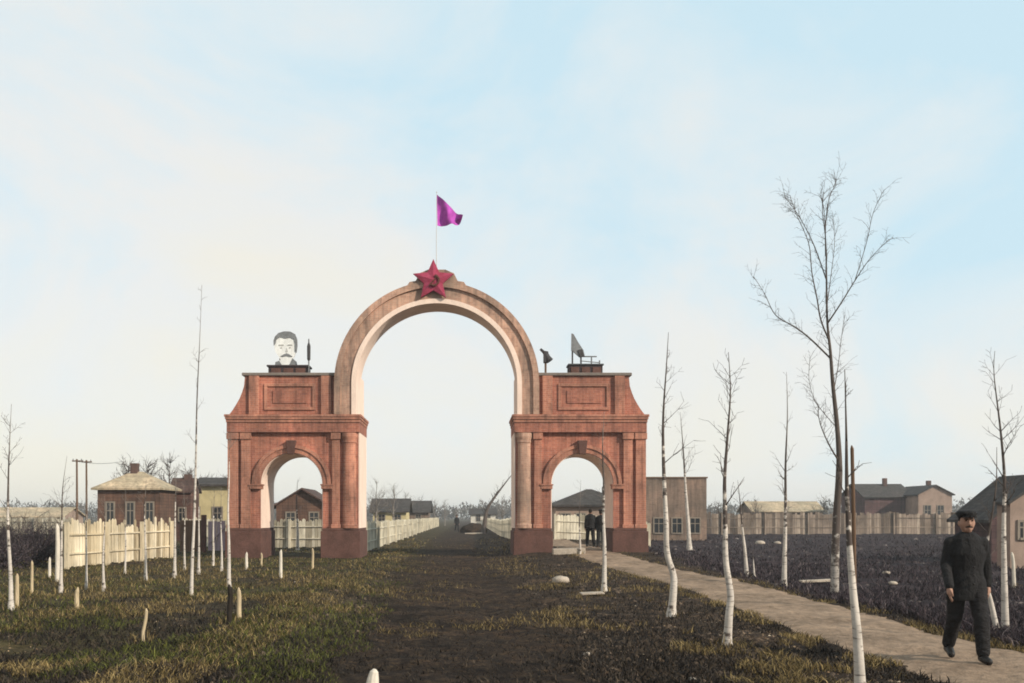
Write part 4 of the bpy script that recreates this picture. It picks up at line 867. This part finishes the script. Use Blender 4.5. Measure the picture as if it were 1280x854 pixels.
# ------------------------------------------------------------------ grass, weeds, brush, far wood
def blades(name, m, pts, hmin, hmax, wid, kind='stuff', lean=.6):
    n = len(pts); h = rng.uniform(hmin, hmax, n) * rng.uniform(.5, 1, n); a = rng.uniform(0, 2 * np.pi, n); w = wid * rng.uniform(.6, 1.4, n) * np.maximum(1, pts[:, 1] / 22)
    t = rng.uniform(0, 2 * np.pi, n); ln = h * lean * rng.uniform(.2, 1.2, n)
    dx, dy = np.cos(a) * w, np.sin(a) * w; lx, ly = np.cos(t) * ln, np.sin(t) * ln
    v = np.zeros((n, 5, 3))
    v[:, 0] = pts + np.c_[-dx, -dy, -.02 * np.ones(n)]; v[:, 1] = pts + np.c_[dx, dy, -.02 * np.ones(n)]
    v[:, 2] = pts + np.c_[dx * .8 + lx * .35, dy * .8 + ly * .35, h * .6]; v[:, 3] = pts + np.c_[-dx * .8 + lx * .35, -dy * .8 + ly * .35, h * .6]
    v[:, 4] = pts + np.c_[lx, ly, h]
    b5 = np.arange(n)[:, None] * 5
    loops = np.concatenate([b5 + np.array([[0, 1, 2, 3]]), b5 + np.array([[3, 2, 4]])], 1).ravel()
    starts = (np.arange(n)[:, None] * 7 + np.array([[0, 4]])).ravel(); tot = np.tile([4, 3], n)
    me = bpy.data.meshes.new(name); me.vertices.add(n * 5); me.vertices.foreach_set('co', v.ravel())
    me.loops.add(n * 7); me.loops.foreach_set('vertex_index', loops.astype(np.int32))
    me.polygons.add(n * 2); me.polygons.foreach_set('loop_start', starts.astype(np.int32)); me.polygons.foreach_set('loop_total', tot.astype(np.int32))
    me.update(); me.validate(); me.materials.append(m)
    o = bpy.data.objects.new(name, me); COL.objects.link(o); return tag(o, kind=kind)
def scatter(n, accept, ymax=70, power=2.0):
    """denser near, thinner far; clumped by noise"""
    out = []
    while len(out) < n:
        u = random.random(); y = 1 / (1 / 7.5 + u * (1 / ymax - 1 / 7.5)); x = random.uniform(-.62, .68) * y + random.uniform(-2, 2)
        if accept(x, y): out.append((x, y, hgt(x, y)))
    return np.array(out)
def nz(x, y, s, o): return mnoise.noise((x * s, y * s, o))
def dens_off(x, y):
    return not in_path(x, y) and not (36.5 < y < 42 and (abs(x - AX) > 3.0) and abs(x - AX) < 8.7)
def open_(x, y): return dens_off(x, y) and nz(x, y, .5, 1) + .6 * nz(x, y, 2.1, 4)
blades('dry_grass', M['grass_dry'], scatter(46000, lambda x, y: dens_off(x, y) and x < 4.8 and nz(x, y, .45, 1) + .5 * nz(x, y, 2, 4) > .30 - .42 * sstep(11, 23, y) + .24 * (abs(x + .6) < 1.7) + .2 * sstep(1.5, 2.6, x)), .03, .15, .005, lean=1.2)
blades('green_grass', M['grass_green'], scatter(36000, lambda x, y: dens_off(x, y) and x < -1.5 + .6 * nz(x, y, .5, 8) and nz(x, y, .3, 2) + .5 * nz(x, y, 1.6, 5) > -.12), .03, .12, .005, lean=1.0)
if BASES:
    pts = []
    for bx_, by_ in BASES:
        for _ in range(38):
            a, rr = random.uniform(0, 6.28), abs(random.gauss(0, .13)) + .04; x, y = bx_ + math.cos(a) * rr, by_ + math.sin(a) * rr; pts.append((x, y, hgt(x, y)))
    blades('tuft_grass', M['grass_dry'], np.array(pts), .05, .22, .006, lean=.8)
blades('edge_grass', M['grass_dry'], scatter(9000, lambda x, y: abs(abs(x - path_c(y)) - path_w(y) - .02) < .22 and nz(x, y, .9, 41) > -.1 and random.random() < .8, 40), .02, .11, .005, lean=1.2)
blades('verge_grass', M['grass_dry'], scatter(9000, lambda x, y: abs(x + 3.0 + .25 * nz(x * .2, y, .6, 31)) < .5 and nz(x, y, 1.1, 32) > -.3, 60), .03, .13, .005, lean=1.2)
blades('weeds', M['weed'], scatter(95000, lambda x, y: dens_off(x, y) and x < 7.4 and nz(x, y, .6, 3) + .6 * nz(x, y, 2.4, 6) > -.32), .02, .12, .007, lean=1.5)
blades('field_brush', M['brush'], scatter(40000, lambda x, y: x > 7.15 + .25 * nz(x, y, 1.2, 9) and y < 80 and nz(x, y * 2.2, .3, 11) + .5 * nz(x, y, 1.5, 12) > -.1, 82), .05, .26, .009, lean=1.4)
def clods(name, m, n, accept, r0, r1, ymax=50):
    """lumps of earth and litter lying on the ground"""
    pts = scatter(n, accept, ymax); t = np.array([(0, 0, 1), (1, 0, 0), (0, 1, 0), (-1, 0, 0), (0, -1, 0)], float)
    r = rng.uniform(r0, r1, n) * rng.uniform(.4, 1, n) * np.maximum(1, pts[:, 1] / 30); v = pts[:, None, :] + t[None] * r[:, None, None] * rng.uniform(.5, 1.3, (n, 5, 3)) * np.array([1.2, 1.2, .7])
    a = rng.uniform(-.02, .0, n); v[:, :, 2] += a[:, None]
    f = (np.arange(n)[:, None, None] * 5 + np.array([[0, 1, 2], [0, 2, 3], [0, 3, 4], [0, 4, 1]])[None]).reshape(-1, 3)
    me = bpy.data.meshes.new(name); me.from_pydata(v.reshape(-1, 3).tolist(), [], f.tolist()); me.materials.append(m)
    o = bpy.data.objects.new(name, me); COL.objects.link(o); tag(o, kind='stuff')
clods('earth_clods', M['clod'], 24000, lambda x, y: dens_off(x, y) and -2.9 < x < 4.4 and nz(x, y, .7, 21) > -.25, .012, .07)
clods('leaf_litter', M['litter'], 26000, lambda x, y: dens_off(x, y) and x < 7.2 and random.random() < .15 + .85 * sstep(9, 17, y) and nz(x, y, .9, 23) > -.05, .008, .026)
clods('path_grit', M['litter'], 5000, lambda x, y: in_path(x, y) and nz(x, y, 1.2, 27) > -.1, .005, .022, 40)
clods('field_clods', M['field_clod'], 9000, lambda x, y: x > 7.3 and nz(x, y * 2, .5, 25) > -.1, .02, .09, 80)
def wood(n):
    """a far-off bare wood: many thin twig clumps"""
    vs = []; fs = []
    for i in range(n):
        a = random.uniform(-1.0, 1.1); d = random.uniform(300, 420); x0, y0 = d * math.tan(a * .75), d; H = random.uniform(3.5, 7.5) * (1 + .35 * mnoise.noise((x0 * .02, 0, 0))); W = H * random.uniform(.35, .7)
        for k in range(26):
            t = random.random() ** .7; px, py = random.gauss(0, W * .45), random.gauss(0, W * .45); z = H * (.15 + .85 * t) * max(.2, 1 - (px / (W * 1.5)) ** 2)
            l = random.uniform(.4, 1.1); u = Vector((random.gauss(0, .6), random.gauss(0, .6), 1)).normalized() * l; v = Vector((random.uniform(.15, .4), random.uniform(-.3, .3), 0))
            c = Vector((x0 + px, y0 + py, z)); o = len(vs); vs += [c - u * .5 - v, c - u * .5 + v, c + u]; fs.append((o, o + 1, o + 2))
    return MB().add(vs, fs)
tag(wood(1500).build('far_wood', M['wood_far']), kind='stuff')

hm, nt, b = newmat('thin_air'); nt.nodes.remove(b); pv = N(nt, 'ShaderNodeVolumePrincipled'); pv.inputs['Density'].default_value = .0007; pv.inputs['Color'].default_value = (.93, .95, .97, 1); pv.inputs['Anisotropy'].default_value = .2
nt.links.new(pv.outputs[0], nt.nodes['Material Output'].inputs['Volume'])
tag(MB().box(-2300, 2300, -70, 2600, -2.2, 17.5).build('haze', hm), kind='stuff')

# ------------------------------------------------------------------ light, sky, camera
SUN_EL, SUN_AZ = 27.0, 126.0                      # azimuth clockwise from +Y: to the right and behind the camera
sd = Vector((math.sin(R(SUN_AZ)) * math.cos(R(SUN_EL)), math.cos(R(SUN_AZ)) * math.cos(R(SUN_EL)), math.sin(R(SUN_EL))))
sun = bpy.data.lights.new('sun', 'SUN'); sun.energy = 5.0; sun.angle = R(.6); sun.color = (1, .89, .74)
so = bpy.data.objects.new('sun', sun); COL.objects.link(so); so.rotation_euler = sd.to_track_quat('Z', 'Y').to_euler()
w = bpy.data.worlds.new('World'); SC.world = w; w.use_nodes = True; nt = w.node_tree; L = nt.links
bg = nt.nodes['Background']
sky = N(nt, 'ShaderNodeTexSky', sky_type='NISHITA'); sky.sun_disc = False; sky.sun_elevation = R(SUN_EL); sky.sun_rotation = R(SUN_AZ); sky.air_density = 1.0; sky.dust_density = 1.2; sky.ozone_density = 1.5; sky.altitude = 100
tc = N(nt, 'ShaderNodeTexCoord'); mp = N(nt, 'ShaderNodeMapping'); mp.inputs['Scale'].default_value = (1.7, 1.7, 2.6); mp.inputs['Location'].default_value = (.35, .2, .1); L.new(tc.outputs['Generated'], mp.inputs[0])
n1 = N(nt, 'ShaderNodeTexNoise', i_Scale=1.9, i_Detail=9.0, i_Roughness=.58, i_Distortion=.5); L.new(mp.outputs[0], n1.inputs['Vector'])
sx = N(nt, 'ShaderNodeSeparateXYZ'); L.new(tc.outputs['Generated'], sx.inputs[0])
el = N(nt, 'ShaderNodeMapRange', interpolation_type='SMOOTHSTEP'); el.inputs[1].default_value = .0; el.inputs[2].default_value = .42; el.inputs[3].default_value = .17; el.inputs[4].default_value = -.10; L.new(sx.outputs[2], el.inputs[0])
ad = N(nt, 'ShaderNodeMath', operation='ADD'); L.new(n1.outputs[0], ad.inputs[0]); L.new(el.outputs[0], ad.inputs[1])
side = N(nt, 'ShaderNodeMath', operation='MULTIPLY_ADD'); side.inputs[1].default_value = -.30; L.new(sx.outputs[0], side.inputs[0]); L.new(ad.outputs[0], side.inputs[2]); ad = side
veil = ramp(nt, [(.30, (.68, .90, 1.0)), (.46, (.82, .94, .98)), (.60, (.95, .955, .92)), (.78, (1.0, .96, .84))]); L.new(ad.outputs[0], veil.inputs[0])
cl = N(nt, 'ShaderNodeMix', data_type='RGBA', blend_type='MULTIPLY'); cl.inputs[0].default_value = 1; L.new(veil.outputs[0], cl.inputs[6]); cl.inputs[7].default_value = (10.0, 10.0, 10.0, 1); cl.clamp_result = False
mx = N(nt, 'ShaderNodeMix', data_type='RGBA'); mx.inputs[0].default_value = .86; L.new(sky.outputs[0], mx.inputs[6]); L.new(cl.outputs[2], mx.inputs[7])      # a thin high veil of cloud over the clear sky
L.new(mx.outputs[2], bg.inputs['Color']); bg.inputs['Strength'].default_value = .10

cd = bpy.data.cameras.new('camera'); cam = bpy.data.objects.new('camera', cd); COL.objects.link(cam)
cam.location = (0, 0, EYE); cam.rotation_euler = (R(90), 0, 0)
cd.sensor_width = 36; cd.lens = 36 * F / 1280; cd.shift_x = (640 - VX) / 1280; cd.shift_y = (VY - 427) / 1280
cd.clip_start = .1; cd.clip_end = 6000
SC.camera = cam
SC.view_settings.view_transform = 'Standard'; SC.view_settings.look = 'None'; SC.view_settings.exposure = 0; SC.view_settings.gamma = 1
SC.cycles.use_denoising = True
SC.cycles.filter_width = 1.8
SC.cycles.max_bounces = 6
